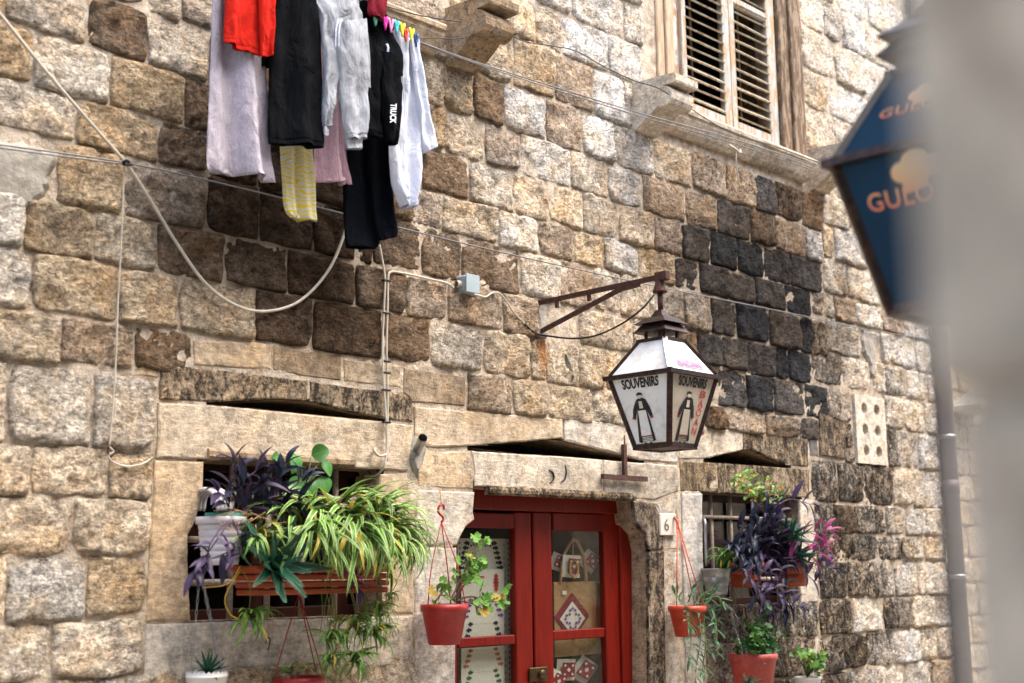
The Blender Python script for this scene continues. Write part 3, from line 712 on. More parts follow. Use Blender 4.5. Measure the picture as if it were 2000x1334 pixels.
for (hk, box, n_) in (('window_left', (366, 905, 740, 1206), 3), ('window_right', (1366, 968, 1560, 1180), 2)):   # casements behind the bars
    x0, x1, za, zb_ = rect(*box, -.16); x0 -= .12; x1 += .25; mb = MB()
    for k in range(n_ + 1): xx = x0 + (x1 - x0) * k / n_; mb.bbox((xx - .03, .155, za - .02), (xx + .03, .20, zb_ + .05), .004)
    for zz in (za, za + (zb_ - za) * .52, zb_ - .05): mb.bbox((x0, .157, zz), (x1, .198, zz + .045), .004)
    cs = mb.build('casement', M['casement'], house)
    for k in range(n_): mb = MB(); mb.box((x0 + (x1 - x0) * k / n_, .176, za), (x0 + (x1 - x0) * (k + 1) / n_, .180, zb_)); sub(mb, 'pane', 'glass', cs)
# ------------------------------------------------------------------ red door
DO = -.10                                            # leaf front plane, behind the wall face
def panel(name, px0, py0, px1, py1, off, th, mat, parent, z0=None, bev=.005):
    x0, x1, za, zb_ = rect(px0, py0, px1, py1, off)
    if z0 is not None: za = z0
    mb = MB(); mb.bbox((x0, -off, za), (x1, -off + th, zb_), bev); return sub(mb, name, mat, parent)
mb = MB()                                            # the fixed frame; leaves and panes hang on it
for (a, b, c, d, z0) in ((868, 930, 1250, 999, None), (1214, 1000, 1250, 1330, .02), (862, 1000, 878, 1330, .02)):
    x0, x1, za, zb_ = rect(a, b, c, d, DO); mb.bbox((x0, -DO, z0 or za), (x1, -DO + .08, zb_), .005)
door = mb.build('door', M['redwood'], house)
DL = DO - .02
for (name, a, b, c, d) in (('top_rail', 880, 1001, 1007, 1031), ('top_rail', 1081, 1003, 1182, 1037), ('middle_rail', 896, 1243, 1007, 1262), ('middle_rail', 1081, 1229, 1182, 1248)):
    panel(name, a, b, c, d, DL, .04, 'redwood', door)
for (a, b) in ((879, 893), (1007.5, 1040), (1044, 1080), (1182.5, 1213.5)): panel('stile', a, 1001, b, 1330, DL + (.004 if a > 1000 and a < 1020 else 0), .045, 'redwood', door, 0.02)
panel('bottom_rail', 893, 1500, 1007, 1600, DL, .04, 'redwood', door, .02); panel('bottom_rail', 1081, 1500, 1182, 1600, DL, .04, 'redwood', door, .02)
for (a, b, c, d) in ((893, 1031, 1007, 1243), (893, 1262, 1007, 1500), (1081, 1037, 1182, 1229), (1081, 1248, 1182, 1500)):
    x0, x1, za, zb_ = rect(a, b, c, d, DL - .02)
    mb = MB(); mb.box((x0 - .004, -DL + .018, za - .004), (x1 + .004, -DL + .022, zb_ + .004)); sub(mb, 'pane', 'glass', door)
x0, x1, za, zb_ = rect(1030, 1303, 1065, 1330, DL)
mb = MB(); mb.bbox((x0, -DL - .02, za), (x1, -DL - .004, zb_), .003); mb.lathe(((x0 + x1) / 2 + .01, -DL - .045, (za + zb_) / 2), [(0, 0), (.018, 0), (.024, .008), (.022, .02), (.012, .03)], 14, axis='y')
sub(mb, 'lock', plain('tarnished_brass', (0.10, 0.07, 0.035), 0.4, 0.8, var=.4), door)

# ------------------------------------------------------------------ things hanging behind the door glass
def quad3(px0, py0, px1, py1, off):
    x0, x1, z0, z1 = rect(px0, py0, px1, py1, off)
    return [Vector((x0, -off, z1)), Vector((x1, -off, z1)), Vector((x1, -off, z0)), Vector((x0, -off, z0))]
def bil(q, s, t): return q[0].lerp(q[1], s).lerp(q[3].lerp(q[2], s), t)
def flat(polys, q, lift, mb=None):
    """polygons given in panel fractions (right, down) laid on the quad q, lifted off it"""
    n = -(q[1] - q[0]).cross(q[3] - q[0]).normalized()
    mb = mb or MB()
    for pl in polys: mb.add([bil(q, s, t) + n * lift for s, t in pl], [tuple(range(len(pl)))])
    return mb
def dia(cx, cy, a, b): return [(cx - a, cy), (cx, cy - b), (cx + a, cy), (cx, cy + b)]
def box_(a, b, c, d): return [(a, b), (c, b), (c, d), (a, d)]
linen = plain('natural_linen', (0.56, 0.53, 0.45), .9, var=.08, scale=60, bump=.3, bdist=.002)
EMB = {k: plain('embroidery_' + k, c, .9, bump=.4, bdist=.002) for k, c in dict(navy=(.02, .03, .07), black=(.012, .012, .016), red=(.42, .05, .03), rust=(.40, .13, .04), purple=(.16, .06, .22), green=(.04, .12, .05), maroon=(.16, .012, .022), gold=(.35, .24, .05)).items()}
NF = Vector((0, -1, 0))
def slab(q, th=.006):
    b = [p + Vector((0, th, 0)) for p in q]; mb = MB(); mb.add(q + b, [(0, 1, 2, 3), (7, 6, 5, 4), (0, 4, 5, 1), (1, 5, 6, 2), (2, 6, 7, 3), (3, 7, 4, 0)]); return mb
RO = DL - .075
def runner(name, box, off, label, cat, pats):
    q = quad3(*box, off); c = (q[0] + q[2]) / 2
    t = thing(name, (c.x, c.y, q[3].z), label, cat, 'embroidered linens behind the door glass')
    slab(q).build('cloth', linen, t)
    for (col, polys) in pats: flat(polys, q, -.0 + .002, MB()).build('embroidery', EMB[col], t)['kind'] = 'stuff'
    return t
def corner_pat(s0, s1, t0, t1, n=5):
    """steps of little diamonds running in from both upper corners"""
    ps = []
    for k in range(n):
        f = k / (n - 1); ps += [dia(s0 + .04 + .12 * (1 - f), t0 + (t1 - t0) * f, .055, (t1 - t0) / n * .6), dia(s1 - .04 - .12 * (1 - f), t0 + (t1 - t0) * f, .055, (t1 - t0) / n * .6)]
        ps += [dia(s0 + .10 + .10 * (1 - f), t0 + (t1 - t0) * f, .03, (t1 - t0) / n * .4), dia(s1 - .10 - .10 * (1 - f), t0 + (t1 - t0) * f, .03, (t1 - t0) / n * .4)]
    for k in range(11): ps.append(dia(s0 + .2 + (s1 - s0 - .4) * k / 10, t0 + .006 + (.006 if k % 2 else 0), .02, .008))
    return ps
edge = [dia(.965, .02 + k * .0245, .014, .009) for k in range(40)] + [dia(.035, .02 + k * .0245, .014, .009) for k in range(40)]
edge2 = [dia(.88, .03 + k * .03, .016, .010) for k in range(32)]
runner('table_runner', (895, 1052, 998, 1500), RO - .02, 'long cream table runner with black and gold borders behind left pane', 'cloth', [('black', corner_pat(.0, .86, .02, .13, 6)), ('gold', edge2), ('navy', edge)])
ycl = [(1112, 1165, 'red', 'small cream cloth with red motifs, topmost behind left pane'), (1166, 1212, 'purple', 'cream cloth with purple corner motifs behind left pane'), (1212, 1262, 'navy', 'cream cloth with navy corner motifs just above the door rail'), (1264, 1308, 'rust', 'cream cloth with rust brown motifs just below the left door rail'), (1306, 1352, 'green', 'cream cloth with green motifs, lowest behind left pane')]
for i, (a, b, colr, lb) in enumerate(ycl):
    pat = corner_pat(.04, .96, .12, .8, 4) if colr != 'red' else [dia(.8, .5 + .12 * k, .08 - .012 * abs(k), .12) for k in (-2, -1, 0, 1, 2)] + [dia(.3 + .03 * k, .28, .018, .05) for k in range(8)]
    runner('folded_cloth', (901, a, 985, b), RO + .006 + .002 * i, lb, 'cloth', [(colr, pat)])
jute = plain('jute_cloth', (0.33, 0.195, 0.085), .9, var=.15, scale=90, bump=.5, bdist=.003)
q = quad3(1083, 1136, 1179, 1280, RO); c = (q[2] + q[3]) / 2
bag = thing('jute_bag', (c.x, c.y, c.z), 'brown jute bag with embroidered diamond hanging behind the right door pane', 'bag')
slab(q, .05).build('bag_body', jute, bag)
mb = MB(); h = [P(1093, 1137, RO), P(1099, 1090, RO), P(1112, 1062, RO), P(1120, 1054, RO), P(1128, 1062, RO), P(1139, 1090, RO), P(1144, 1137, RO)]
mb.tube(smooth_path([p + Vector((0, -.004, 0)) for p in h], 6), .0095, 6); mb.build('handle', jute, bag)
mb = flat([dia(.34, .47, .36, .33)], q, .004); mb.build('patch', EMB['maroon'], bag)
mb = flat([dia(.34, .50, .255, .235)], q, .007); bp = mb.build('patch', linen, bag)
ps = []
for k in range(16):
    a = 2 * math.pi * k / 16; rr = .6 + .4 * abs(math.cos(2 * a)); ps.append(dia(.34 + .15 * rr * math.cos(a), .50 + .14 * rr * math.sin(a), .030, .024))
flat(ps, q, .010).build('embroidery', EMB['purple'], bp)['kind'] = 'stuff'
mb = flat([box_(.14, .12, .22, .17)], q, .010); mb.build('price_tag', linen, bag)
def pouch(cx, cy, w_, h_, rot, off, label, inner=True):
    x, z = P(cx, cy, off).x, P(cx, cy, off).z; sx = (P(cx + 30, cy, off).x - x) / 30; sz = (z - P(cx, cy + 30, off).z) / 30
    pts = []
    for (u, v_) in ((-.5, -.5), (.5, -.5), (.5, .5), (-.5, .5)):
        a = R(rot); X, Y = u * w_, v_ * h_; X, Y = X * math.cos(a) - Y * math.sin(a), X * math.sin(a) + Y * math.cos(a)
        pts.append(Vector((x + X * sx, -off, z - Y * sz)))
    t = thing('lavender_pouch', (x, -off, z), label, 'pouch', 'embroidered pouches behind the right door pane')
    m = MB(); c0 = sum(pts, Vector()) / 4
    m.add(pts + [c0 + Vector((0, -.018, 0)), c0 + Vector((0, .018, 0))], [(0, 1, 4), (1, 2, 4), (2, 3, 4), (3, 0, 4), (1, 0, 5), (2, 1, 5), (3, 2, 5), (0, 3, 5)], 0, False); m.build('cushion', linen, t)
    k = .68; qq = [c0 + Vector((0, -.0205, 0)) + (p - c0) * k for p in pts]
    MB().add(qq, [(0, 1, 2, 3)]).build('embroidered_square', EMB['maroon'], t)
    flat([dia(.5, .5, .16, .16), dia(.2, .2, .10, .10), dia(.8, .2, .10, .10), dia(.2, .8, .10, .10), dia(.8, .8, .10, .10)], qq, .002).build('embroidery', linen, t)
    return t
pouch(1116, 1106, 34, 44, 4, RO + .012, 'upright white pouch with dark red square hanging in front of the jute bag handles')
pouch(1152, 1096, 36, 36, 40, RO - .02, 'tilted white and red pouch at the upper right behind the right pane')
pouch(1090, 1098, 30, 34, 20, RO - .03, 'white pouch half hidden left of the bag handles')
pouch(1105, 1308, 36, 42, 5, RO - .01, 'square red and white pouch under the jute bag')
pouch(1140, 1308, 40, 46, 38, RO - .02, 'diamond-turned red and white pouch at the lower right of the glass')
pouch(1086, 1330, 34, 40, 30, RO + .004, 'white and red pouch at the bottom left corner of the right pane')
t = thing('beaded_necklace', tuple(P(1121, 1128, RO + .03)), 'gold and black beaded pendant hanging over the white pouch', 'necklace')
mb = MB(); cc = P(1121, 1108, RO + .042); mb.tube([cc + Vector((.032 * math.sin(a), 0, .045 * math.cos(a) - .01)) for a in [R(20 + k * 16) for k in range(21)]], .006, 6); mb.build('beads', EMB['gold'], t)
mb = MB(); mb.tube([P(1119, 1040, RO + .04), P(1119, 1085, RO + .042)], .003, 5); mb.build('cord', EMB['gold'], t)

# ------------------------------------------------------------------ text helper
def text_polys(body, offset=0.0, spacing=1.0):
    cu = bpy.data.curves.new('lettering', 'FONT'); cu.body = body; cu.offset = offset; cu.space_character = spacing; cu.resolution_u = 4
    ob = bpy.data.objects.new('lettering_source', cu); COL.objects.link(ob)
    dg = bpy.context.evaluated_depsgraph_get(); me = ob.evaluated_get(dg).to_mesh()
    vs_ = [tuple(v.co) for v in me.vertices]; fs = [tuple(p.vertices) for p in me.polygons]
    bpy.data.objects.remove(ob); bpy.data.curves.remove(cu)
    x0, x1 = min(v[0] for v in vs_), max(v[0] for v in vs_); y0, y1 = min(v[1] for v in vs_), max(v[1] for v in vs_)
    return [((v[0] - x0) / (x1 - x0), 1 - (v[1] - y0) / (y1 - y0)) for v in vs_], fs
def lettering(body, q, box, mat, parent, lift=.003, offset=0.0, turn=False, name='lettering', spacing=1.0):
    """text filling box = (s0, t0, s1, t1) of the quad q"""
    vs_, fs = text_polys(body, offset, spacing); n = -(q[1] - q[0]).cross(q[3] - q[0]).normalized(); s0, t0, s1, t1 = box
    pts = []
    for (u, v) in vs_:
        if turn: u, v = 1 - v, u
        pts.append(bil(q, s0 + (s1 - s0) * u, t0 + (t1 - t0) * v) + n * lift)
    return MB().add(pts, fs).build(name, mat, parent, fix=False)
# ------------------------------------------------------------------ house number
q = quad3(1286, 1003, 1317, 1046, .022); c = (q[2] + q[3]) / 2
t = thing('number_plaque', (c.x, -.016, c.z), 'small square white stone plaque with the number 6', 'plaque')
mb = MB(); mb.bbox((q[0].x, -.036, q[2].z), (q[1].x, -.015, q[0].z), .004); o = mb.build('plate', plain('white_marble', (.62, .58, .50), .5, var=.05), t)
q = quad3(1286, 1003, 1317, 1046, .0365); lettering('6', q, (.36, .24, .64, .78), plain('grey_lettering', (.12, .10, .09), .6), o, .002)
mb = MB(); mb.bbox((q[0].x - .02, -.0165, q[2].z - .03), (q[1].x + .012, -.010, q[0].z + .02), .006); mb.build('cement_bed', M['cement'], t)
# ------------------------------------------------------------------ wall lamp: bracket and lantern
br0 = P(1047, 593); LX = br0.x
LO = 0.6                                             # how far the lamp hangs from the wall
while P(1291, 640, LO).x > LX: LO += .002
def lz(py): return P(1288, py, LO).z
arm_z = (br0.z + lz(541)) / 2
bk = thing('lamp_bracket', (LX, -.02, br0.z), 'rusty iron wall bracket with a slanting strut carrying the souvenir lantern', 'bracket')
mb = MB(); mb.bar((LX, .02, br0.z), (LX, -LO - .03, lz(541)), .018, .023); mb.build('arm', M['iron'], bk)
st0 = P(1056, 655)
mb = MB(); e = Vector((LX, -LO * .70, br0.z + (lz(541) - br0.z) * .70 - .02)); mb.bar((LX, .02, st0.z), e, .017, .021); mb.bar(e, e + Vector((0, -.12, .006)), .017, .021); mb.build('strut', M['iron'], bk)
mb = MB(); mb.bbox((LX - .018, -LO - .05, lz(541) - .022), (LX + .018, -LO + .02, lz(541) + .024), .004); mb.build('end_block', M['iron'], bk)
for f in (.45, .18):
    mb = MB(); yb = -LO * f; zb_ = br0.z + (lz(541) - br0.z) * f; mb.box((LX - .008, yb - .008, zb_ - .045), (LX + .008, yb + .008, zb_ - .012)); mb.build('lug', M['iron'], bk)
LXC = Vector((LX, -LO, 0))
zr, zbt, ztp = lz(739), lz(872), lz(667)
lan = thing('wall_lantern', (LX, -LO, zbt), 'four-sided white glass lantern reading SOUVENIRS and BAČAN on an iron bracket', 'lantern')
hs, hb, ht_ = .177, .098, .074                        # half sides: shoulder, bottom, roof top
def sq(h, z): return [Vector((LX - h, -LO + h, z)), Vector((LX - h, -LO - h, z)), Vector((LX + h, -LO - h, z)), Vector((LX + h, -LO + h, z))]
A, B, T = sq(hs, zr), sq(hb, zbt), sq(ht_, ztp); PAN = {}
def frame_bars(pairs, w_, name, parent, mat):
    mb = MB()
    for a, b in pairs: mb.bar(a, b, w_, w_)
    return mb.build(name, mat, parent)
for i in range(4):
    j = (i + 1) % 4
    frame_bars([(A[i], B[i])], .026, 'corner_post', lan, M['lampiron'])
    frame_bars([(A[i] + Vector((0, 0, .012)), T[i])], .024, 'hip_bar', lan, M['zinc'] if i == 1 else M['lampiron'])
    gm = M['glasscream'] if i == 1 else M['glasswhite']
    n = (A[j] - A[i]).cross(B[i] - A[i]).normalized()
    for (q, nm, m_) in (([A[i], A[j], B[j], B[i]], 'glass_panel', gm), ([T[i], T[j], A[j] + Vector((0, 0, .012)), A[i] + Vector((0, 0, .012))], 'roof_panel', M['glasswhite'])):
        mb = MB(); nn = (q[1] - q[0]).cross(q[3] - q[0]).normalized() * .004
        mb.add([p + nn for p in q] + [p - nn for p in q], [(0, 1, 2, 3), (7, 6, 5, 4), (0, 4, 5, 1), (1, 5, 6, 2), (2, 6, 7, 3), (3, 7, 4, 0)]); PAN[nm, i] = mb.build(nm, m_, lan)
def plate(h0, z0, h1, z1, name, mat='lampiron', parent=lan):
    a, b = sq(h0, z0), sq(h1, z1); mb = MB(); mb.add(a + b, [(3, 2, 1, 0), (4, 5, 6, 7)] + [(i, (i + 1) % 4, 4 + (i + 1) % 4, 4 + i) for i in range(4)]); return mb.build(name, M[mat], parent)
def ring(h, z, dz, th, name, mat='lampiron', parent=lan, hook=0):
    o = sq(h, z); i_ = sq(h - th, z); o2, i2 = [p + Vector((0, 0, dz)) for p in o], [p + Vector((0, 0, dz)) for p in i_]
    mb = MB(); V = o + i_ + o2 + i2
    fs = []
    for k in range(4):
        l = (k + 1) % 4; fs += [(k, l, 4 + l, 4 + k), (8 + k, 12 + k, 12 + l, 8 + l), (k, 8 + k, 8 + l, l), (4 + k, 4 + l, 12 + l, 12 + k)]
    mb.add(V, fs); return mb.build(name, M[mat], parent)
ring(hs + .026, zr - .008, .020, .05, 'shoulder_rim'); ring(hb + .010, zbt - .014, .026, .03, 'bottom_rim'); plate(hb, zbt - .010, hb, zbt - .004, 'base_plate')
ring(ht_ + .012, ztp - .006, .016, .03, 'top_rim')
for i in range(4): frame_bars([(sq(.052, ztp)[i], sq(.052, ztp + .05)[i])], .012, 'vent_leg', lan, M['lampiron'])
z1 = lz(648); plate(.098, z1 - .006, .062, z1 + .038, 'vent_hood'); plate(.094, lz(633) - .002, .052, lz(633) + .032, 'vent_hood')
plate(.034, lz(618), .018, lz(606), 'cap')
mb = MB(); mb.tube([(LX, -LO, lz(608)), (LX, -LO, lz(568))], .013, 10); mb.build('stem', M['iron'], lan)
mb = MB(); mb.lathe((LX, -LO, lz(571)), [(0, 0), (.036, 0), (.036, .006), (.026, .03), (.020, .055), (.010, .062), (0, .064)], 16); mb.build('bell_cap', M['iron'], lan)
mb = MB(); cz = lz(551); mb.tube([Vector((LX + .016 * math.sin(a), -LO, cz + .018 * math.cos(a))) for a in [R(k * 30) for k in range(13)]], .004, 6); mb.build('hanging_ring', M['iron'], lan)
# prints on the two faces that are seen
def lady(q, cx, k, mir=1):
    """costumed woman: head, short jacket, long skirt with white apron and banded hem"""
    X = lambda s: cx + mir * s * k
    ink = [[(X(-.05), .285), (X(-.045), .25), (X(0), .232), (X(.05), .245), (X(.06), .285), (X(.02), .27)],
           [(X(-.07), .335), (X(-.02), .315), (X(.05), .315), (X(.10), .34), (X(.12), .47), (X(.09), .49), (X(-.08), .49), (X(-.10), .46)],
           [(X(-.08), .34), (X(-.17), .47), (X(-.22), .60), (X(-.165), .615), (X(-.09), .48)], [(X(.10), .345), (X(.16), .46), (X(.20), .60), (X(.15), .615), (X(.085), .48)],
           [(X(-.09), .49), (X(-.14), .62), (X(-.235), .93), (X(-.15), .95), (X(-.10), .70), (X(-.06), .49)], [(X(.09), .49), (X(.12), .62), (X(.20), .92), (X(.135), .94), (X(.10), .70), (X(.06), .49)]]
    ink += [[(X(-.17 + .002 * i), .855 + .022 * i), (X(.15), .852 + .022 * i), (X(.15), .860 + .022 * i), (X(-.17), .863 + .022 * i)] for i in range(4)]
    ink += [[(X(-.12), .94), (X(-.03), .945), (X(-.04), .965), (X(-.11), .96)], [(X(.02), .945), (X(.11), .94), (X(.10), .96), (X(.03), .965)]]
    ink += [[(X(-.03), .56), (X(-.028), .56), (X(-.048), .84), (X(-.052), .84)], [(X(.03), .56), (X(.032), .56), (X(.052), .84), (X(.048), .84)]]
    pale = [[(X(-.035), .275), (X(.045), .272), (X(.045), .31), (X(.0), .325), (X(-.03), .31)], [(X(-.03), .36), (X(.03), .36), (X(.035), .46), (X(-.035), .46)]]
    apron = [[(X(-.075), .49), (X(.075), .49), (X(.115), .85), (X(-.13), .85)]]
    red = [[(X(-.225), .575), (X(-.17), .585), (X(-.168), .60), (X(-.225), .593)], [(X(.155), .585), (X(.205), .575), (X(.207), .593), (X(.157), .60)], [(X(-.14), .845), (X(.12), .845), (X(.12), .852), (X(-.14), .852)]]
    return ink, pale, apron, red
faces = [([A[0], A[1], B[1], B[0]], .44, 1.1, False), ([A[1], A[2], B[2], B[1]], .45, 1.15, True)]
for fi, (q, cx, k, full) in enumerate(faces):
    gp = PAN['glass_panel', fi]
    ink, pale, apron, red = lady(q, cx, k)
    n = (q[1] - q[0]).cross(q[3] - q[0]).normalized()
    lf = .0065
    flat(ink, q, lf).build('figure_print', M['ink'], gp, fix=False)['kind'] = 'stuff'; flat(apron, q, lf + .0015).build('apron_print', M['glasscream'] if full else M['glasswhite'], gp, fix=False)
    flat(pale, q, lf + .002).build('figure_print', M['skinprint'], gp, fix=False)['kind'] = 'stuff'; flat(red, q, lf + .0025).build('figure_print', M['inkred'], gp, fix=False)['kind'] = 'stuff'
    lettering('SOUVENIRS', q, (.18, .03, .82, .175), M['ink'], gp, lf, .04)
    if full:
        for i, chh in enumerate('BAČAN'):
            b0 = .205 + i * .132; lettering(chh, q, (.72, b0 - (.03 if chh == 'Č' else 0), .86, b0 + .100), M['inkred'], gp, lf, .012)
q = [T[1], T[2], A[2] + Vector((0, 0, .012)), A[1] + Vector((0, 0, .012))]
flat([box_(.16, .66, .80, .90)], q, .0065).build('sticker', M['labelgrey'], PAN['roof_panel', 1], fix=False); lettering('BAČAN', q, (.20, .66, .76, .87), M['inkpurple'], PAN['roof_panel', 1], .009, .02)

# T-shaped iron, pipe stub, small hooks
a, b, c = P(1178, 928, .05), P(1264, 938, .05), P(1220, 868, .05)
t = thing('iron_anchor', tuple(P(1220, 935, 0)), 'rusty upside-down T of flat iron fixed above the red door', 'ironwork')
zz = (a.z + b.z) / 2
mb = MB(); mb.bar((a.x, -.045, zz), (b.x, -.045, zz), .022, .026); mb.build('crossbar', M['iron'], t)
mb = MB(); mb.bar(((a.x + b.x) / 2, -.045, zz + .012), (c.x, -.045, c.z), .020, .026, up=Vector((1, 0, 0))); mb.tube([c + Vector((0, 0, -.01)), c + Vector((0, 0, .05))], .004, 5); mb.build('upright', M['iron'], t)
mb = MB(); a0 = P(812, 886, 0); b0 = P(826, 855, .12); mb.tube([a0, b0], .021, 14, cap=False); mb.tube([b0, a0], .016, 14, cap=False); mb.tube([a0, a0.lerp(b0, .3)], .015, 10)
tag(mb.build('pipe_stub', M['zinc'], None, fix=False), 'short grey metal pipe sticking up out of the wall left of the door', 'pipe')
# junction box and cables
q0 = P(886, 546); q1 = P(918, 580)
jb = thing('junction_box', (q0.x, -.02, q1.z), 'pale blue-grey plastic junction box on the wall', 'electrical box')
mb = MB(); mb.bbox((q0.x, -.085, q1.z), (q0.x + .085, -.012, q1.z + .085), .008); mb.build('case', M['boxgrey'], jb)
mb = MB(); mb.bbox((q0.x - .003, -.094, q1.z - .003), (q0.x + .088, -.086, q1.z + .088), .006); mb.build('lid', M['boxgrey'], jb)
mb = MB(); mb.lathe((q0.x - .024, -.045, q1.z + .04), [(.014, 0), (.018, .01), (.018, .024)], 12, axis='x'); mb.build('gland', M['cable'], jb)
def cable(name, pts, r, mat, label, cat='cable', n=8, group=None, segs=6):
    mb = MB(); mb.tube(smooth_path([P(*p) for p in pts], n), r, segs); return tag(mb.build(name, M[mat] if isinstance(mat, str) else mat), label, cat, group)
o_ = .055
cable('cable', [(-40, -18, o_), (0, 28, o_), (95, 145, o_), (170, 232, o_), (245, 318, .07), (290, 385, o_), (345, 475, o_), (400, 552, o_), (460, 596, o_), (520, 608, o_), (585, 588, o_), (640, 530, o_), (672, 458, o_), (690, 380, o_)], .0068, 'cable', 'thick pale cable sagging in a loop below the washing')
cable('support_wire', [(-40, 277, .07), (245, 318, .07), (460, 365, .07), (670, 417, .07), (900, 474, .07), (1100, 520, .06), (1300, 563, .06), (1560, 615, .06), (1700, 645, .05), (1812, 662, .04)], .0034, 'greycable', 'long taut grey wire strung along the wall across the courses', 'wire')
cable('support_wire', [(-40, 283, .075), (120, 305, .075), (245, 321, .075)], .0034, 'greycable', 'short second wire at the left edge running beside the taut wire', 'wire')
mb = MB(); c = P(245, 319, .075)
for k in range(3): mb.tube([c + Vector((.016 * math.cos(a) + .004 * k, -.01 + .012 * math.sin(a * 2), .010 * math.sin(a))) for a in [R(j * 45) for j in range(9)]], .003, 5)
tag(mb.build('wire_tie', M['blackcable']), 'black twisted wire tie where cable and wire cross', 'wire tie')
cable('cord', [(243, 322, .06), (237, 470, .06), (230, 600, .06), (226, 710, .06), (220, 800, .06), (214, 872, .06)], .0034, 'cable', 'thin cord hanging straight down from the wire tie', 'cord')
cable('hook_wire', [(212, 872, .05), (222, 882, .05), (212, 890, .05), (222, 903, .05), (250, 911, .05), (280, 905, .05), (297, 893, .01)], .0040, 'cable', 'bent wire loop below the hanging cord', 'wire')
mb = MB(); c = P(217, 880, .05); mb.tube([c + Vector((.014 * math.cos(a), 0, .022 * math.sin(a))) for a in [R(j * 40) for j in range(10)]], .004, 6); tag(mb.build('rusty_ring', M['iron']), 'small rusty ring at the lower end of the cord', 'ring')
co = .05
cable('cable', [(741, 478, .05), (747, 510, co), (752, 545, co), (750, 600, co), (747, 680, co), (750, 760, co), (755, 830, co), (755, 880, co), (750, 910, co), (735, 928, .0), (712, 930, -.06)], .0058, 'cable', 'pale cable running down the wall into the left window')
cable('cable', [(756, 900, co), (757, 840, co), (757, 760, co), (755, 680, co), (757, 600, co), (758, 545, co), (764, 531, co), (790, 534, co), (840, 545, co), (872, 553, co), (886, 562, .05)], .0058, 'cable', 'pale cable turning from the vertical run to the junction box')
for y, wh in ((548, 'uppermost tie'), (612, 'second tie from the top'), (706, 'third tie from the top'), (728, 'third tie from the bottom'), (762, 'second tie from the bottom'), (825, 'lowest tie')):
    mb = MB(); c = P(755, y, co); mb.bbox((c.x - .022, c.y - .009, c.z - .004), (c.x + .022, c.y + .009, c.z + .004), .002); tag(mb.build('cable_tie', M['blackcable']), 'black cable tie, the ' + wh + ' on the two vertical cables', 'cable tie', 'cable ties on the vertical cables')
mb = MB(); mb.tube(smooth_path([P(735, 874, .0), P(732, 880, .05), P(740, 890, .06), P(754, 888, .055)], 6), .006, 6); tag(mb.build('cable_hook', M['cable']), 'bent pale hook holding the cable above the left window', 'hook')
cable('cable', [(918, 573, .05), (935, 577, .045), (948, 580, .045), (962, 572, .045), (975, 573, .045), (990, 590, .045), (1005, 612, .045), (1024, 632, .045)], .0052, 'cable', 'pale cable leaving the junction box towards the lamp')
cable('lamp_cable', [(1024, 632, .045), (1045, 650, .045), (1070, 656, .10), (1120, 661, .25), (1165, 655, .42), (1215, 632, .58), (1255, 602, .70), (1279, 574, .735)], .0050, 'blackcable', 'black cable sagging from the wall to the lantern stem')

# downpipe at the corner
t = thing('downpipe', (P(1877, 1334).x, -.05, 0), 'grey-brown metal downpipe at the corner of the house', 'downpipe')
pm = plain('oxidised_downpipe', (0.125, 0.10, 0.10), 0.5, 0.15, var=.25, scale=8, bump=.15)
xd = XC - .005; mb = MB(); mb.tube([(xd, -.085, 0), (xd, -.085, TOPZ - .4)], .062, 18); mb.build('pipe', pm, t)
for py in (858, 1126):
    z = P(1850, py).z; mb = MB(); mb.tube([(xd, -.085, z - .016), (xd, -.085, z + .016)], .067, 18); mb.bar((xd, -.085, z), (XC - .05, -.02, z), .01, .03); mb.build('clamp', M['zinc'], t)
for py in (966,):
    z = P(1850, py).z; mb = MB(); mb.tube([(xd, -.085, z), (xd, -.085, z + .10)], .066, 18); mb.build('sleeve', pm, t)
# floodlight arm on the neighbour
q = P(1868, 780, -.45)
t = thing('floodlight', tuple(q), 'small white lamp fitting on the neighbouring house past the downpipe', 'lamp')
wp = plain('white_fitting', (.6, .6, .57), .5, var=.05)
mb = MB(); mb.bar(q + Vector((0, .12, -.12)), q + Vector((.28, -.12, .14)), .05, .05); mb.build('arm', wp, t); mb = MB(); mb.bbox(q + Vector((.05, -.2, -.10)), q + Vector((.5, .12, -.04)), .01); mb.build('body', wp, t)

# ------------------------------------------------------------------ the near side of the lane: jamb, wall and the blue lantern
op = thing('opposite_house', (.42, -4.45, 0), 'grey plastered house on the near side, its blurred jamb filling the right edge', 'house')
EX = .40
def jy(px, py): d = ray(px, py); return -WALL_D + EX / (d.x / d.y)
y_hi, y_lo = jy(1768, 350), jy(1850, 1050)
zs = EYE + .055
mb = MB(); mb.bbox((EX, -6.2, zs), (EX + .5, y_hi, 3.0), .006); mb.build('upper_jamb', M['plaster'], op)
mb = MB(); mb.bbox((EX + .001, -6.2, 0), (EX + .5, y_lo, zs - .002), .006); mb.build('lower_jamb', M['plaster'], op)
mb = MB(); mb.box((EX + .5, -6.2, 0), (14, y_lo - .004, 6.2)); mb.box((EX - .0, -6.2, 3.0), (EX + .5, y_lo - .004, 6.2)); mb.box((-9, -6.2, 0), (-1.1, y_lo - .004, 6.2)); mb.box((-1.1, -6.2, 3.0), (EX, y_lo - .004, 6.2)); mb.build('wall', M['plaster'], op)
blue = NT('blue_lamp_glass'); bc = blue.mix(1.0, (0.001, 0.024, 0.050), blue.ramp(blue.noise(blue.pos(), 5, 3), [(.3, .8), (.7, 1.15)]), 'MULTIPLY'); blue = blue.set(Base_Color=bc, Roughness=.35, Specular_IOR_Level=.12)
C0 = PZ(1600, 322, 3.15)                              # left shoulder tip
S2 = .205
LX2, LY2 = C0.x + S2, C0.y - S2
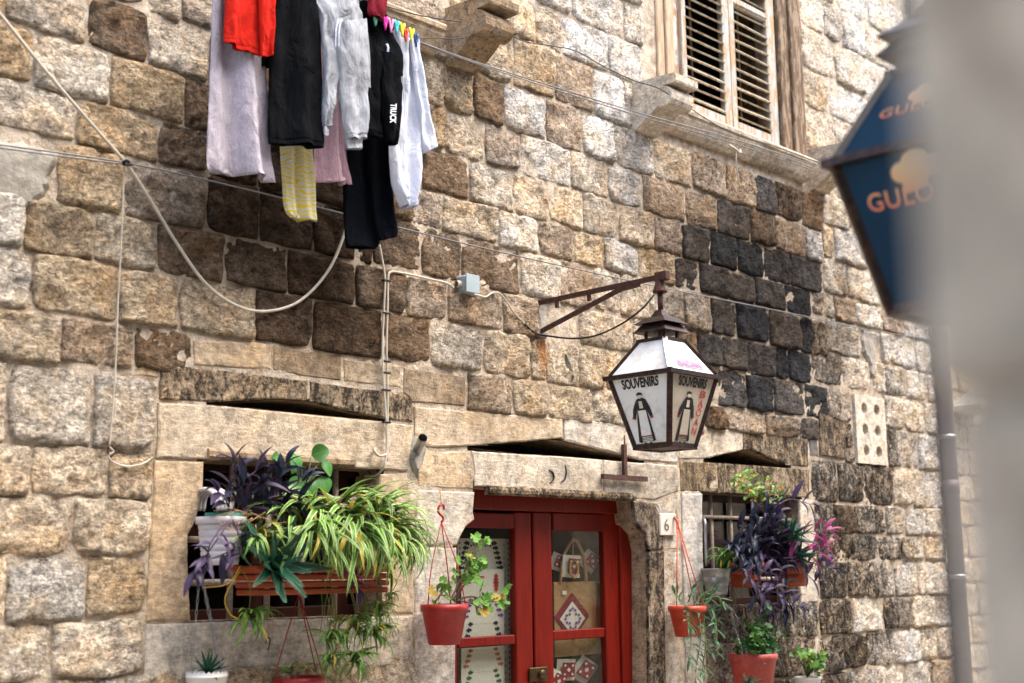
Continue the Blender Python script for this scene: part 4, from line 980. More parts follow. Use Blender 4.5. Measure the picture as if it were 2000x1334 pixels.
LX, LO = LX2, -LY2                                   # reuse the square helper at the new lantern
Zt = C0.z; Zb = PZ(1760, 608, 3.1).z; Zr = PZ(1735, 150, 3.2).z
lan2 = thing('wall_lantern', (LX2, LY2, Zb), 'blue glass lantern with orange GULO lettering and chef hat at the right', 'lantern')
A, B, T = sq(.177, Zt), sq(.098, Zb), sq(.074, Zr)
for i in range(4):
    j = (i + 1) % 4
    frame_bars([(A[i], B[i])], .026, 'corner_post', lan2, M['lampiron']); frame_bars([(A[i] + Vector((0, 0, .012)), T[i])], .024, 'hip_bar', lan2, M['zinc'])
    for (q, nm) in (([A[i], A[j], B[j], B[i]], 'glass_panel'), ([T[i], T[j], A[j] + Vector((0, 0, .012)), A[i] + Vector((0, 0, .012))], 'roof_panel')):
        mb = MB(); nn = (q[1] - q[0]).cross(q[3] - q[0]).normalized() * .004
        mb.add([p + nn for p in q] + [p - nn for p in q], [(0, 1, 2, 3), (7, 6, 5, 4), (0, 4, 5, 1), (1, 5, 6, 2), (2, 6, 7, 3), (3, 7, 4, 0)]); PAN[nm, i] = mb.build(nm, blue, lan2)
ring(.203, Zt - .008, .020, .05, 'shoulder_rim', 'lampiron', lan2); ring(.108, Zb - .014, .026, .03, 'bottom_rim', 'lampiron', lan2); plate(.098, Zb - .010, .098, Zb - .004, 'base_plate', 'lampiron', lan2); ring(.086, Zr - .006, .016, .03, 'top_rim', 'lampiron', lan2)
plate(.100, Zr + .05, .062, Zr + .09, 'vent_hood', 'lampiron', lan2); plate(.096, Zr + .10, .052, Zr + .135, 'vent_hood', 'lampiron', lan2); plate(.034, Zr + .15, .018, Zr + .18, 'cap', 'lampiron', lan2)
mb = MB(); mb.tube([(LX2, LY2, Zr + .17), (LX2, LY2, Zr + .32)], .013, 8); mb.bar((LX2, LY2 + .05, Zr + .32), (LX2, y_lo, Zr + .32), .025, .03); mb.build('bracket_arm', M['lampiron'], lan2)
og = NT('orange_gradient_print'); uvn = og.n('ShaderNodeAttribute', attribute_name='grad'); oc = og.ramp(uvn.outputs['Fac'], [(0.0, (.70, .52, .28)), (.5, (.66, .34, .12)), (1.0, (.58, .14, .06))]); og = og.set(Base_Color=oc, Roughness=.4)
def grad(o, z0, z1):
    a = o.data.attributes.new('grad', 'FLOAT', 'POINT'); a.data.foreach_set('value', [max(0, min(1, (z1 - v.co.z) / (z1 - z0))) for v in o.data.vertices])
def circle(cx, cy, rx_, ry_, n=22): return [(cx + rx_ * math.cos(2 * math.pi * k / n), cy + ry_ * math.sin(2 * math.pi * k / n)) for k in range(n)]
for (q, s, gp) in (([A[0], A[1], B[1], B[0]], (.15, .04), PAN['glass_panel', 0]), ([T[0], T[1], A[1] + Vector((0, 0, .012)), A[0] + Vector((0, 0, .012))], (.22, .30), PAN['roof_panel', 0])):
    s0, t0 = s
    lo = [lettering('GUL', q, (s0, t0 + .20, s0 + .37, t0 + .32), og, gp, .007, .012, spacing=1.1), lettering('O', q, (s0 + .38, t0 + .20, s0 + .52, t0 + .32), og, gp, .007, .012)]
    hat = [circle(s0 + .31, t0 + .11, .08, .068), circle(s0 + .41, t0 + .06, .10, .08), circle(s0 + .53, t0 + .10, .08, .068), [(s0 + .29, t0 + .12), (s0 + .53, t0 + .12), (s0 + .47, t0 + .23), (s0 + .31, t0 + .25)]]
    for k, hpoly in enumerate(hat): lo.append(flat([hpoly], q, .006 + .0004 * k).build('chef_hat_print', og, gp, fix=False))
    zz = [v.co.z for o in lo for v in o.data.vertices]
    for o in lo: grad(o, min(zz), max(zz))
# ------------------------------------------------------------------ washing and its lines
def fabric(name, color, var=.12, scale=25, bump=.35, bdist=.004, weave=400, loops=False, rough=.9, sheen=0.0):
    t = NT(name); p = t.pos(); n1 = t.noise(p, scale, 4, .6); n2 = t.noise(p, weave, 2, .6)
    c = t.mix(1.0, color, t.ramp(n1, [(.3, 1 - var), (.7, 1 + var)]), 'MULTIPLY')
    c = t.mix(1.0, c, t.ramp(n2, [(.3, .82), (.7, 1.12)]), 'MULTIPLY')
    n3 = t.noise(t.mapping(p, rot=(0, .35, 0), scale=(11, 11, 4.5)), 1.0, 4, .55, 1.2)
    nb_ = t.n('ShaderNodeBump'); nb_.inputs['Strength'].default_value = .55; nb_.inputs['Distance'].default_value = .05; t.l(n3, nb_.inputs['Height'])
    t.bump(t.math('ADD', t.math('MULTIPLY', n2, 1.0 if loops else .3), n1), bump, bdist, nb_.outputs[0]); t.b.inputs['Sheen Weight'].default_value = sheen
    return t.set(Base_Color=c, Roughness=rough, Specular_IOR_Level=.06)
FB = dict(lav=fabric('lavender_terry', (.40, .365, .41), loops=True, weave=220, bump=.8), red=fabric('red_jersey', (.50, .018, .010)), black=fabric('black_jersey', (.0025, .0032, .0045), bump=.2),
          navy=fabric('black_fleece', (.003, .0042, .007), bump=.2), pink=fabric('pink_terry', (.62, .42, .50), loops=True, weave=220, bump=.8), grey=fabric('grey_marl', (.34, .355, .38)), stripe=fabric('grey_stripe', (.30, .31, .34)),
          white=fabric('white_jersey', (.58, .615, .70), var=.06), maroon=fabric('red_black_knit', (.16, .012, .02)), darkgrey=fabric('dark_grey_knit', (.09, .09, .10)))
ty = NT('yellow_swirl_terry'); p = ty.pos()
wv = ty.n('ShaderNodeTexWave', wave_type='RINGS', i_Scale=16, i_Distortion=9, i_Detail=2, i_Detail_Scale=1.2); ty.l(ty.mapping(p, loc=(-2.9, 0, -3.0), scale=(1, 0.2, 1)), wv.inputs[0])
cc = ty.ramp(wv.outputs['Fac'], [(.35, (.62, .50, .05)), (.55, (.66, .64, .50)), (.8, (.52, .50, .44))]); ty.bump(ty.noise(p, 220, 2), .7, .004)
FB['yellow'] = ty.set(Base_Color=cc, Roughness=.95)
def garment(name, rows, off, depth, mat, parent, amp=.012, k1=3.0, seed=0, nr=26, n=44, wr=.006, hemfold=1.0, flat_=.8):
    """soft flattened tube hanging in a vertical plane; rows are its left and right outline points from the top down"""
    g_ = random.Random(seed); ph = [g_.uniform(0, 6.3) for _ in range(4)]
    Ls = smooth_path([P(*r[0], off) for r in rows], 6); Rs = smooth_path([P(*r[1], off) for r in rows], 6); m = len(Ls)
    vs_ = []; vls = sorted([i / (nr - 1) for i in range(nr)] + ([.935, .95, .965] if nr > 20 else [])); nr = len(vls); idx = [v * (m - 1) for v in vls]
    for ii, fi in enumerate(idx):
        a = int(min(fi, m - 2)); f = fi - a; L = Ls[a].lerp(Ls[a + 1], f); Rr = Rs[a].lerp(Rs[a + 1], f); v = vls[ii]; w_ = (Rr - L).length
        for j in range(n):
            th = 2 * math.pi * j / n; u = math.cos(th); u = math.copysign(abs(u) ** flat_, u); s = math.sin(th)
            q = L.lerp(Rr, (u + 1) / 2)
            fold = amp * (.35 + .65 * v) * (math.sin(u * k1 + ph[0] + v * .9) + .6 * math.sin(u * k1 * 2.1 + ph[1] - v * 1.4))
            wn = 1.6 * wr * (fbm(Vector((q.x * 9 + seed, s * .6, q.z * 6)), 3) + .7 * abs(fbm(Vector((q.x * 16 + q.z * 12 + seed, s, q.z * 5)), 2)))
            d = .78 * depth * min(1, w_ / .08) * (1 - (.30 if nr > 20 and abs(v - .95) < .002 else 0))
            edge = 1 - abs(u) ** 6
            y = q.y - d * math.copysign(abs(s) ** .8, s) * (1 + .25 * math.sin(v * 7 + ph[2] + u)) + fold * edge - wn * (1 if s > 0 else -.3)
            vs_.append((q.x, y, q.z + .5 * wn * edge))
    fs = [(i * n + j, i * n + (j + 1) % n, (i + 1) * n + (j + 1) % n, (i + 1) * n + j) for i in range(nr - 1) for j in range(n)]
    mb = MB(); mb.add(vs_, fs, 0, True)
    last = vs_[-n:]; c = sum((Vector(q) for q in last), Vector()) / n                     # hem turned in
    mb.add(last + [tuple(Vector(q).lerp(c, .12) + Vector((0, 0, .015))) for q in last], [(j, (j + 1) % n, n + (j + 1) % n, n + j) for j in range(n)], 0, True)
    return mb.build(name, mat, parent)
def band(name, l, r_, off, depth, h, mat, parent, n=30, dz=0.0):
    """hem or cuff: a flat ring between two outline points"""
    L, Rr = P(*l, off), P(*r_, off); vs_ = []
    for z in (0, h):
        for j in range(n):
            th = 2 * math.pi * j / n; u = math.cos(th); u = math.copysign(abs(u) ** .8, u); q = L.lerp(Rr, (u + 1) / 2)
            vs_.append((q.x, q.y - depth * math.copysign(abs(math.sin(th)) ** .8, math.sin(th)), q.z + z))
    mb = MB(); mb.add(vs_, [(j, (j + 1) % n, n + (j + 1) % n, n + j) for j in range(n)], 0, True); return mb.build(name, mat, parent)
FO, BO = .40, .24
def cloth(name, p_, off, label, cat): q = P(*p_, off); return thing(name, tuple(q), label, cat, 'washing on the line')
# back row
t = cloth('towel', (590, 434), BO, 'yellow and white swirl-patterned towel hanging behind the black vest', 'towel')
garment('cloth', [((540, 150), (604, 160)), ((545, 260), (609, 270)), ((549, 330), (613, 345)), ((555, 405), (618, 425)), ((566, 425), (618.5, 434))], BO, .012, FB['yellow'], t, .024, 4.5, 3)
t = cloth('towel', (650, 358), BO + .02, 'pink towel hanging behind the grey sweatpants', 'towel')
garment('cloth', [((625, 40), (672, 60)), ((618, 180), (672, 190)), ((613, 300), (676, 300)), ((613, 350), (688, 356)), ((622, 354), (687, 359))], BO + .02, .014, FB['pink'], t, .030, 4.0, 5)
t = cloth('trousers', (720, 485), BO, 'long black sweat trousers hanging lowest, behind the black joggers', 'trousers')
garment('leg', [((676, 200), (728, 205)), ((673, 300), (735, 310)), ((672, 400), (742, 410)), ((674, 462), (738, 470)), ((678, 482), (732, 486))], BO, .034, FB['navy'], t, .010, 2.2, 8)
garment('leg', [((715, 200), (752, 210)), ((718, 300), (762, 320)), ((728, 400), (771, 420)), ((737, 455), (773, 448)), ((742, 470), (770, 464))], BO + .05, .030, FB['navy'], t, .010, 2.2, 9)
garment('waist', [((690, 120), (745, 140)), ((678, 190), (752, 205)), ((674, 240), (756, 255))], BO + .015, .030, FB['navy'], t, .006, 2.2, 10, nr=10)
# front row
t = cloth('towel', (470, 355), FO - .03, 'large lavender-grey bath towel, leftmost on the washing line', 'towel')
garment('cloth', [((424, -110), (506, -90)), ((415, 0), (514, 10)), ((411, 120), (519, 120)), ((406, 250), (525, 265)), ((404, 318), (536, 345)), ((410, 332), (539, 356))], FO - .03, .018, FB['lav'], t, .046, 3.6, 12, nr=34, n=60)
t = cloth('tshirt', (480, 110), FO + .03, 'bright red T-shirt hanging over the lavender towel', 'shirt')
garment('body', [((446, -120), (520, -100)), ((441, -10), (522, 0)), ((439, 40), (516, 60)), ((437, 82), (508, 111))], FO + .03, .022, FB['red'], t, .016, 3.4, 14)
garment('sleeve', [((503, -90), (538, -70)), ((505, 0), (536, 10)), ((507, 60), (534, 70)), ((508, 110), (532, 108))], FO + .06, .016, FB['red'], t, .008, 3, 15)
t = cloth('tank_top', (580, 288), FO + .02, 'plain black sleeveless top between red shirt and grey sweatpants', 'shirt')
garment('body', [((530, -120), (612, -100)), ((531, 0), (618, 10)), ((529, 60), (625, 70)), ((526, 160), (629, 170)), ((524, 240), (631, 255)), ((525, 279), (631, 289))], FO + .02, .030, FB['black'], t, .018, 3.6, 17, nr=30, n=56)
garment('sleeve', [((506, -60), (535, -60)), ((507, 40), (534, 30)), ((508, 95), (533, 100)), ((510, 130), (531, 135))], FO - .02, .014, FB['black'], t, .006, 3, 18)
t = cloth('sweatpants', (690, 292), FO + .04, 'light grey sweatpants pegged by the waistband', 'trousers')
garment('waist', [((622, -70), (688, -50)), ((617, 0), (700, 10)), ((624, 40), (709, 45)), ((630, 80), (713, 90))], FO + .03, .036, FB['grey'], t, .012, 3, 20, wr=.012)
garment('leg', [((622, 30), (668, 40)), ((630, 100), (661, 110)), ((631, 170), (653, 180)), ((629, 225), (646, 232)), ((630, 247), (643, 249))], FO + .04, .026, FB['grey'], t, .008, 3, 21, wr=.012)
garment('leg', [((652, 50), (712, 40)), ((657, 110), (714, 110)), ((662, 180), (714, 190)), ((669, 235), (713, 240)), ((677, 272), (709, 274))], FO + .06, .034, FB['grey'], t, .010, 3, 22, wr=.014)
garment('cuff', [((631, 246), (642, 248)), ((631.5, 256), (642, 257)), ((633, 265), (641, 266))], FO + .04, .018, FB['grey'], t, .001, 9, 23, nr=8, wr=.002)
garment('cuff', [((677, 271), (707, 272)), ((677, 281), (706, 282)), ((678, 290), (705, 292))], FO + .06, .024, FB['grey'], t, .002, 9, 24, nr=8, wr=.002)
for a in (655, 661):
    mb = MB(); mb.tube(smooth_path([P(a + 6, 38, FO + .09), P(a + 1, 60, FO + .105), P(a, 97, FO + .10)], 5), .0035, 5); mb.build('drawstring', FB['white'], t)
t = cloth('joggers', (745, 285), FO, 'small black joggers with grey side stripe and white TRUCK print', 'trousers')
garment('waist', [((706, 10), (748, 40)), ((709, 40), (766, 66)), ((711, 80), (782, 105)), ((713, 130), (783, 150))], FO, .036, FB['black'], t, .006, 3, 26, wr=.010)
garment('leg', [((711, 90), (748, 100)), ((713, 160), (747, 170)), ((715, 220), (746, 230)), ((717, 266), (750, 272))], FO + .02, .030, FB['black'], t, .006, 3, 27, wr=.010)
tl = garment('leg', [((741, 100), (784, 120)), ((745, 160), (781, 170)), ((748, 220), (778, 230)), ((753, 268), (773, 275)), ((756, 279), (770, 285))], FO + .05, .030, FB['black'], t, .006, 3, 28, wr=.010)
garment('stripe', [((711, 60), (719, 64)), ((714, 110), (723, 113)), ((717, 168), (724, 172))], FO + .055, .006, FB['stripe'], t, .001, 3, 29, nr=10, n=14, wr=.001)
garment('waistband', [((705, 2), (747, 32)), ((708, 26), (760, 54)), ((710, 36), (765, 62))], FO + .002, .040, FB['black'], t, .004, 16, 30, nr=8, wr=.006)
for a in (756, 758):
    mb = MB(); mb.tube(smooth_path([P(a - 2, 86, FO + .05), P(a + 1, 92, FO + .056), P(a, 106, FO + .055)], 5), .003, 5); mb.build('drawstring', FB['white'], t)
q = [P(776.5, 203, FO + .098), P(775, 242, FO + .098), P(759, 240, FO + .098), P(760, 202, FO + .098)]
lettering('TRUCK', q, (0, .12, 1, .88), plain('white_print', (.7, .7, .7), .7), tl, .002, .03)
t = cloth('tshirt', (800, 405), FO - .02, 'pale blue-white long shirt, rightmost on the washing line', 'shirt')
garment('body', [((772, 62), (812, 82)), ((769, 130), (822, 140)), ((764, 220), (828, 225)), ((760, 290), (822, 300)), ((766, 360), (818, 345)), ((781, 404), (806, 407))], FO - .02, .030, FB['white'], t, .026, 4.2, 32, nr=34, n=56, wr=.010)
garment('sleeve', [((799, 78), (815, 86)), ((808, 140), (828, 150)), ((816, 215), (838, 225)), ((822, 275), (848, 276)), ((826, 299), (850, 291))], FO + .01, .022, FB['white'], t, .010, 3, 33, wr=.010)
t = cloth('sock', (737, 38), FO + .05, 'dark red and black knitted piece pegged above the joggers', 'sock')
garment('cloth', [((720, -60), (756, -50)), ((719, 0), (755, 8)), ((718, 22), (752, 30)), ((722, 30), (745, 38))], FO + .07, .014, FB['maroon'], t, .006, 4, 35, nr=12)
t = cloth('sock', (700, 24), FO - .02, 'dark grey piece hanging beside the grey sweatpants waistband', 'sock')
garment('cloth', [((686, -60), (716, -50)), ((690, 0), (715, 8)), ((692, 18), (712, 26))], FO - .03, .012, FB['darkgrey'], t, .004, 4, 36, nr=10)
# clothes pegs
pegs = [(661, 2, '#3fae5a', 'green'), (683, 8, '#2a63c8', 'blue'), (733, 38, '#79dcb4', 'mint green'), (752, 47, '#e0249a', 'magenta'), (763, 52, '#e58fc0', 'pale pink'), (774, 55, '#3fc0c8', 'turquoise'), (785, 60, '#e6dc2a', 'yellow'), (792, 70, '#c8321e', 'red'), (803, 70, '#e6dc2a', 'yellow'), (812, 80, '#1b3f78', 'dark blue')]
lb = ['green clothes peg at the very top of the photo on the grey waistband', 'blue clothes peg clipped to the grey sweatpants', 'mint green clothes peg on the black joggers', 'magenta clothes peg, second from the mint one', 'pale pink clothes peg right of the magenta one', 'turquoise clothes peg between pink and yellow pegs', 'yellow clothes peg left of the red one', 'small red clothes peg between the two yellow pegs', 'yellow clothes peg on the neckline of the pale shirt', 'dark blue clothes peg at the right end of the washing']
for (x, y, hx, nm), l_ in zip(pegs, lb):
    m_ = plain('peg_plastic_' + nm.replace(' ', '_'), hexc(hx), .35, var=.05); c = P(x, y, FO + .05)
    t = thing('clothes_peg', tuple(c), l_, 'clothes peg', 'clothes pegs')
    for s in (-1, 1):
        mb = MB(); a = R(rnd.uniform(8, 16)) * s
        pts = [c + Vector((s * .004 + math.sin(a) * k, -.002, k)) for k in (-.028, -.014, .0, .012, .026, .036)]
        mb.tube(pts, [.0035, .005, .0055, .005, .0075, .0035], 8); mb.build('prong', m_, t)
    mb = MB(); mb.tube([c + Vector((-.008, 0, -.004)), c + Vector((.008, 0, -.004))], .0045, 8); mb.build('spring', M['zinc'], t)
# lines between the corbels
lo_ = .33
cable('clothes_line', [(300, -130, .36), (520, -45, .38), (680, 15, .39), (760, 55, .39), (830, 86, .38), (950, 128, lo_), (1100, 175, lo_), (1250, 221, lo_), (1420, 268, lo_), (1590, 322, lo_)], .0034, 'greycable', 'grey clothes line carrying the washing, upper of the pair crossing to the shutters', 'clothes line')
cable('clothes_line', [(560, -20, .28), (700, 35, .28), (830, 88, .30), (950, 131, .31), (1100, 180, .31), (1250, 227, .31), (1420, 276, .31), (1590, 333, .31)], .0030, 'greycable', 'thin clothes line just below the upper one under the shutters', 'clothes line')
cable('clothes_line', [(700, -8, .3), (760, 14, .3), (830, 32, .3), (902, 43, .29)], .0030, 'blackcable', 'black line tied to the left corbel at the top', 'clothes line')
cable('clothes_line', [(812, 76, .32), (850, 74, .30), (880, 76, .28), (905, 74, .25)], .0026, 'blackcable', 'short black line running from the pegs to the left corbel', 'clothes line')
cable('clothes_line', [(985, 64, .30), (1030, 82, .2), (1080, 90, .12), (1125, 100, .10), (1180, 130, .10), (1240, 158, .16), (1285, 172, .28), (1330, 200, .3), (1420, 255, .27), (1510, 285, .24), (1600, 318, .2)], .0030, 'blackcable', 'black wire waving from the left corbel over to the shutter sill', 'clothes line')
mb = MB(); c = P(1432, 292, .15); mb.tube(smooth_path([c + Vector((-.04, 0, .02)), c + Vector((-.02, -.02, .0)), c + Vector((.03, -.03, -.02)), c + Vector((.06, -.01, .01))], 5), .006, 6); mb.tube(smooth_path([c + Vector((0, -.02, 0)), c + Vector((.0, -.02, -.10)), c + Vector((.03, -.015, -.24))], 5), .004, 6)
tag(mb.build('sill_hook', M['cable']), 'pale wire hook with a loose end under the shutter sill', 'hook')
# ------------------------------------------------------------------ plants
def leafmat(name, stops, rough=.5, var=.3, spec=.28, yellow=None):
    """colour across the blade, varied from leaf to leaf; lets light through"""
    t = NT(name); at = t.n('ShaderNodeAttribute', attribute_name='across'); oi = t.n('ShaderNodeObjectInfo')
    c = t.ramp(at.outputs['Fac'], stops)
    c = t.mix(1.0, c, t.ramp(oi.outputs['Random'], [(0, 1 - var), (1, 1 + var)]), 'MULTIPLY')
    if yellow: c = t.mix(t.ramp(oi.outputs['Random'], [(.90, 0.0), (.93, .85)]), c, yellow)
    c = t.mix(1.0, c, t.ramp(t.noise(t.pos(), 60, 3), [(.3, .85), (.7, 1.12)]), 'MULTIPLY')
    t.set(Base_Color=c, Roughness=rough, Specular_IOR_Level=spec)
    tr = t.n('ShaderNodeBsdfTranslucent'); t.l(c, tr.inputs[0]); mx = t.n('ShaderNodeMixShader', i_0=.25)
    t.l(t.b.outputs[0], mx.inputs[1]); t.l(tr.outputs[0], mx.inputs[2]); t.l(mx.outputs[0], t.out.inputs[0]); return t.m
G1, G2 = (.065, .205, .016), (.42, .52, .19)
LM = dict(spider=leafmat('striped_spider_leaf', [(0, G2), (.16, G2), (.24, G1), (.76, G1), (.84, G2), (1, G2)], .4, .3, yellow=(.50, .36, .05)),
          spider2=leafmat('green_spider_leaf', [(0, (.09, .20, .03)), (.35, (.09, .20, .03)), (.5, (.20, .32, .08)), (.65, (.09, .20, .03)), (1, (.09, .20, .03))], .45, .35, yellow=(.46, .30, .04)),
          purple=leafmat('purple_heart_leaf', [(0, (.058, .038, .080)), (.45, (.040, .030, .066)), (.5, (.12, .08, .16)), (.55, (.040, .030, .066)), (1, (.058, .038, .080))], .45, .4),
          bluepurple=leafmat('blue_purple_leaf', [(0, (.024, .030, .055)), (.5, (.040, .048, .080)), (1, (.024, .030, .055))], .42, .4),
          pink=leafmat('pink_heart_leaf', [(0, (.42, .06, .20)), (.5, (.30, .05, .17)), (1, (.42, .06, .20))], .45, .3),
          aloe=leafmat('aloe_leaf', [(0, (.015, .075, .042)), (.5, (.028, .105, .060)), (1, (.015, .075, .042))], .35, .2),
          tooth=leafmat('aloe_tooth', [(0, (.18, .30, .17)), (1, (.18, .30, .17))], .5, .1),
          pothos=leafmat('pothos_leaf', [(0, (.075, .22, .05)), (.48, (.075, .22, .05)), (.5, (.22, .38, .12)), (.52, (.075, .22, .05)), (1, (.075, .22, .05))], .3, .3),
          ger=leafmat('geranium_leaf', [(0, (.11, .26, .04)), (.5, (.15, .32, .055)), (1, (.11, .26, .04))], .55, .35, yellow=(.42, .26, .04)),
          gerdark=leafmat('dark_geranium_leaf', [(0, (.022, .085, .020)), (.5, (.035, .115, .028)), (1, (.022, .085, .020))], .5, .35),
          jade=leafmat('jade_leaf', [(0, (.13, .27, .06)), (.5, (.19, .36, .09)), (1, (.13, .27, .06))], .3, .3, yellow=(.40, .38, .06)),
          succ=leafmat('trailing_succulent_leaf', [(0, (.055, .135, .065)), (.5, (.11, .21, .11)), (1, (.055, .135, .065))], .45, .3),
          autumn=leafmat('yellow_red_leaf', [(0, (.36, .40, .05)), (1, (.36, .40, .05))], .5, .4, yellow=(.45, .10, .03)))
STEM = dict(green=plain('green_stem', (.12, .17, .04), .6), brown=plain('brown_stem', (.16, .09, .05), .7), purple=plain('purple_stem', (.10, .05, .10), .6), straw=plain('dry_root', (.33, .22, .10), .8))
def leaf_me(name, W, droop, mat, prof='grass', n=9, fold=.3, up=0.0, wav=0.0, tip=1.0):
    """blade of unit length along +x, curling down"""
    vs_, ac = [], []; x = z = 0.0; ds = 1 / n
    for i in range(n + 1):
        s = i / n; a = up * (1 - s) - droop * s ** 1.3
        if prof == 'grass': w_ = W * min(1, .55 + 3 * s) * (1 - s ** 3) ** .8
        elif prof == 'lance': w_ = W * math.sin(math.pi * (s * .93 + .05)) ** .8 * (1.15 - .45 * s)
        elif prof == 'round': w_ = W * math.sqrt(max(0, 1 - (2 * s - 1) ** 2)) * (1.12 - .2 * s)
        elif prof == 'heart': w_ = W * (math.sin(math.pi * min(1, s * 1.0)) ** .6) * (1.35 - .75 * s)
        else: w_ = W * (1 - s) ** .75
        w_ = max(w_, .0015)
        f = fold * w_; wv = wav * math.sin(s * 9)
        for (u, dz) in ((-1, f), (-.5, f * .35), (0, 0), (.5, f * .35), (1, f)):
            vs_.append((x - dz * math.sin(a) * 0, u * w_ + wv * .3, z + dz + wv * abs(u) * .4)); ac.append((u + 1) / 2)
        x += math.cos(a) * ds; z += math.sin(a) * ds
    fs = [(i * 5 + j, i * 5 + j + 1, (i + 1) * 5 + j + 1, (i + 1) * 5 + j) for i in range(n) for j in range(4)]
    mb = MB(); mb.add(vs_, fs, 0, True); me = mb.mesh(name, mat); at = me.attributes.new('across', 'FLOAT', 'POINT'); at.data.foreach_set('value', ac); return me
def gerleaf(name, mat, lobes=7):
    vs_, ac = [(0, 0, 0)], [.5]; n = lobes * 4
    for k in range(n + 1):
        a = R(-160 + 320 * k / n); rr = .5 * (1 + .10 * math.cos(k * 2 * math.pi / 4)) * (.88 + .12 * math.cos(a / 2)); vs_.append((.42 + rr * math.cos(a), rr * math.sin(a), .10 * (rr * 2) ** 2 + .04 * math.cos(k * math.pi / 2))); ac.append(0 if k % 2 else .25)
    vs_[0] = (.42, 0, 0); mb = MB(); mb.add(vs_, [(0, k, k + 1) for k in range(1, n + 1)], 0, True); me = mb.mesh(name, mat); at = me.attributes.new('across', 'FLOAT', 'POINT'); at.data.foreach_set('value', ac); return me
def aloe_me(W=.12, droop=.5, up=.0, n=12):
    vs_, ac, fs, ms = [], [], [], []; x = z = 0.0; ds = 1 / n; rows = []
    for i in range(n + 1):
        s = i / n; a = up * (1 - s) - droop * s; w_ = W * (1 - s) ** .8 * (1 - .15 * (1 - s)) + .002; th = w_ * .55
        o = len(vs_); rows.append((x, z, w_, a))
        for (u, dz) in ((-1, .25), (-.5, -.25), (0, -.4), (.5, -.25), (1, .25), (.55, -.9), (0, -1.25), (-.55, -.9)): vs_.append((x, u * w_, z + dz * th)); ac.append(min(1, max(0, (u + 1) / 2)))
        x += math.cos(a) * ds; z += math.sin(a) * ds
    for i in range(n): fs += [(i * 8 + j, i * 8 + (j + 1) % 8, (i + 1) * 8 + (j + 1) % 8, (i + 1) * 8 + j) for j in range(8)]
    mb = MB(); mb.add(vs_, fs, 0, True); tv, tf = [], []
    for i in range(1, n * 2):
        s = i / (n * 2); k = min(n - 1, int(s * n)); f = s * n - k; X = rows[k][0] * (1 - f) + rows[k + 1][0] * f; Z = rows[k][1] * (1 - f) + rows[k + 1][1] * f; w_ = rows[k][2] * (1 - f) + rows[k + 1][2] * f
        for sg in (-1, 1):
            o = len(tv); tv += [(X - .013, sg * w_ * .97, Z + w_ * .13), (X + .013, sg * w_ * .97, Z + w_ * .13), (X + .012, sg * (w_ + .022), Z + w_ * .16), (X, sg * w_ * .95, Z + w_ * .05)]; tf += [(o, o + 1, o + 2), (o, o + 2, o + 3), (o + 1, o + 3, o + 2)]
    mb.add(tv, tf, 1); me = mb.mesh('leaf', [LM['aloe'], LM['tooth']]); at = me.attributes.new('across', 'FLOAT', 'POINT'); at.data.foreach_set('value', ac + [0.0] * len(tv)); return me
LV = dict(spider=[leaf_me('leaf', .036, d, LM['spider'], 'grass', 11, .35, u) for d, u in ((1.2, .5), (1.9, .6), (2.5, .7), (3.0, .8), (1.5, .2))], spider2=[leaf_me('leaf', .045, d, LM['spider2'], 'grass', 10, .35, u) for d, u in ((1.2, .5), (1.9, .6), (2.6, .7))],
          purple=[leaf_me('leaf', .145, d, LM['purple'], 'lance', 8, .45, .2) for d in (.3, .8, 1.3)], bluepurple=[leaf_me('leaf', .155, d, LM['bluepurple'], 'lance', 8, .45, .2) for d in (.3, .8, 1.2)], pink=[leaf_me('leaf', .12, d, LM['pink'], 'lance', 8, .5, .1) for d in (.3, .9)],
          aloe=[aloe_me(.15, d, u) for d, u in ((.5, .2), (-.5, 0), (.15, 0))], pothos=[leaf_me('leaf', .40, d, LM['pothos'], 'heart', 9, .25, .2) for d in (.4, .9)], ger=[gerleaf('leaf', LM['ger']), gerleaf('leaf', LM['ger'], 5)], gerdark=[gerleaf('leaf', LM['gerdark']), gerleaf('leaf', LM['gerdark'], 5)],
          jade=[leaf_me('leaf', .33, d, LM['jade'], 'round', 8, .3, .2) for d in (.2, .6)], succ=[leaf_me('leaf', .115, d, LM['succ'], 'lance', 6, .7, .1) for d in (-.3, .2, .6)], autumn=[leaf_me('leaf', .26, d, LM['autumn'], 'lance', 6, .3, .2) for d in (.3, .8)])
pr = random.Random(23)
def put(kind, parent, base, d, L, upv=None, name='leaf'):
    x = Vector(d).normalized(); u = Vector(upv) if upv is not None else Vector((0, -.35, 1)); y = u.cross(x)
    if y.length < 1e-3: y = Vector((0, 1, 0)).cross(x)
    y.normalize(); z = x.cross(y); m_ = Matrix((x, y, z)).transposed().to_4x4()
    roll = Matrix.Rotation(pr.uniform(-.35, .35), 4, 'X')
    return link(name, pr.choice(LV[kind]), parent, Matrix.Translation(base) @ m_ @ roll @ Matrix.Scale(L, 4))
def clump(kind, parent, c, n, L, spread=1.0, upb=.6, out=.5, jit=.02, bias=(0, 0, 0)):
    """blades arching out of one crown; out = how much they lean off the wall"""
    for k in range(n):
        a = pr.uniform(0, 2 * math.pi); d = Vector((math.cos(a) * spread, -abs(math.sin(a)) * out + pr.uniform(-.2, .25), pr.uniform(.1, 1) * upb)) + Vector(bias)
        put(kind, parent, c + Vector((pr.uniform(-jit, jit), pr.uniform(-jit, jit), pr.uniform(-jit, jit) * .5)), d, L * pr.uniform(.65, 1.15))
def stem(parent, pts, r, mat='green', n=6): mb = MB(); mb.tube(smooth_path(pts, n), [r * (1 - .4 * i / (n * (len(pts) - 1))) for i in range(n * (len(pts) - 1) + 1)], 5); return mb.build('stem', STEM[mat], parent)
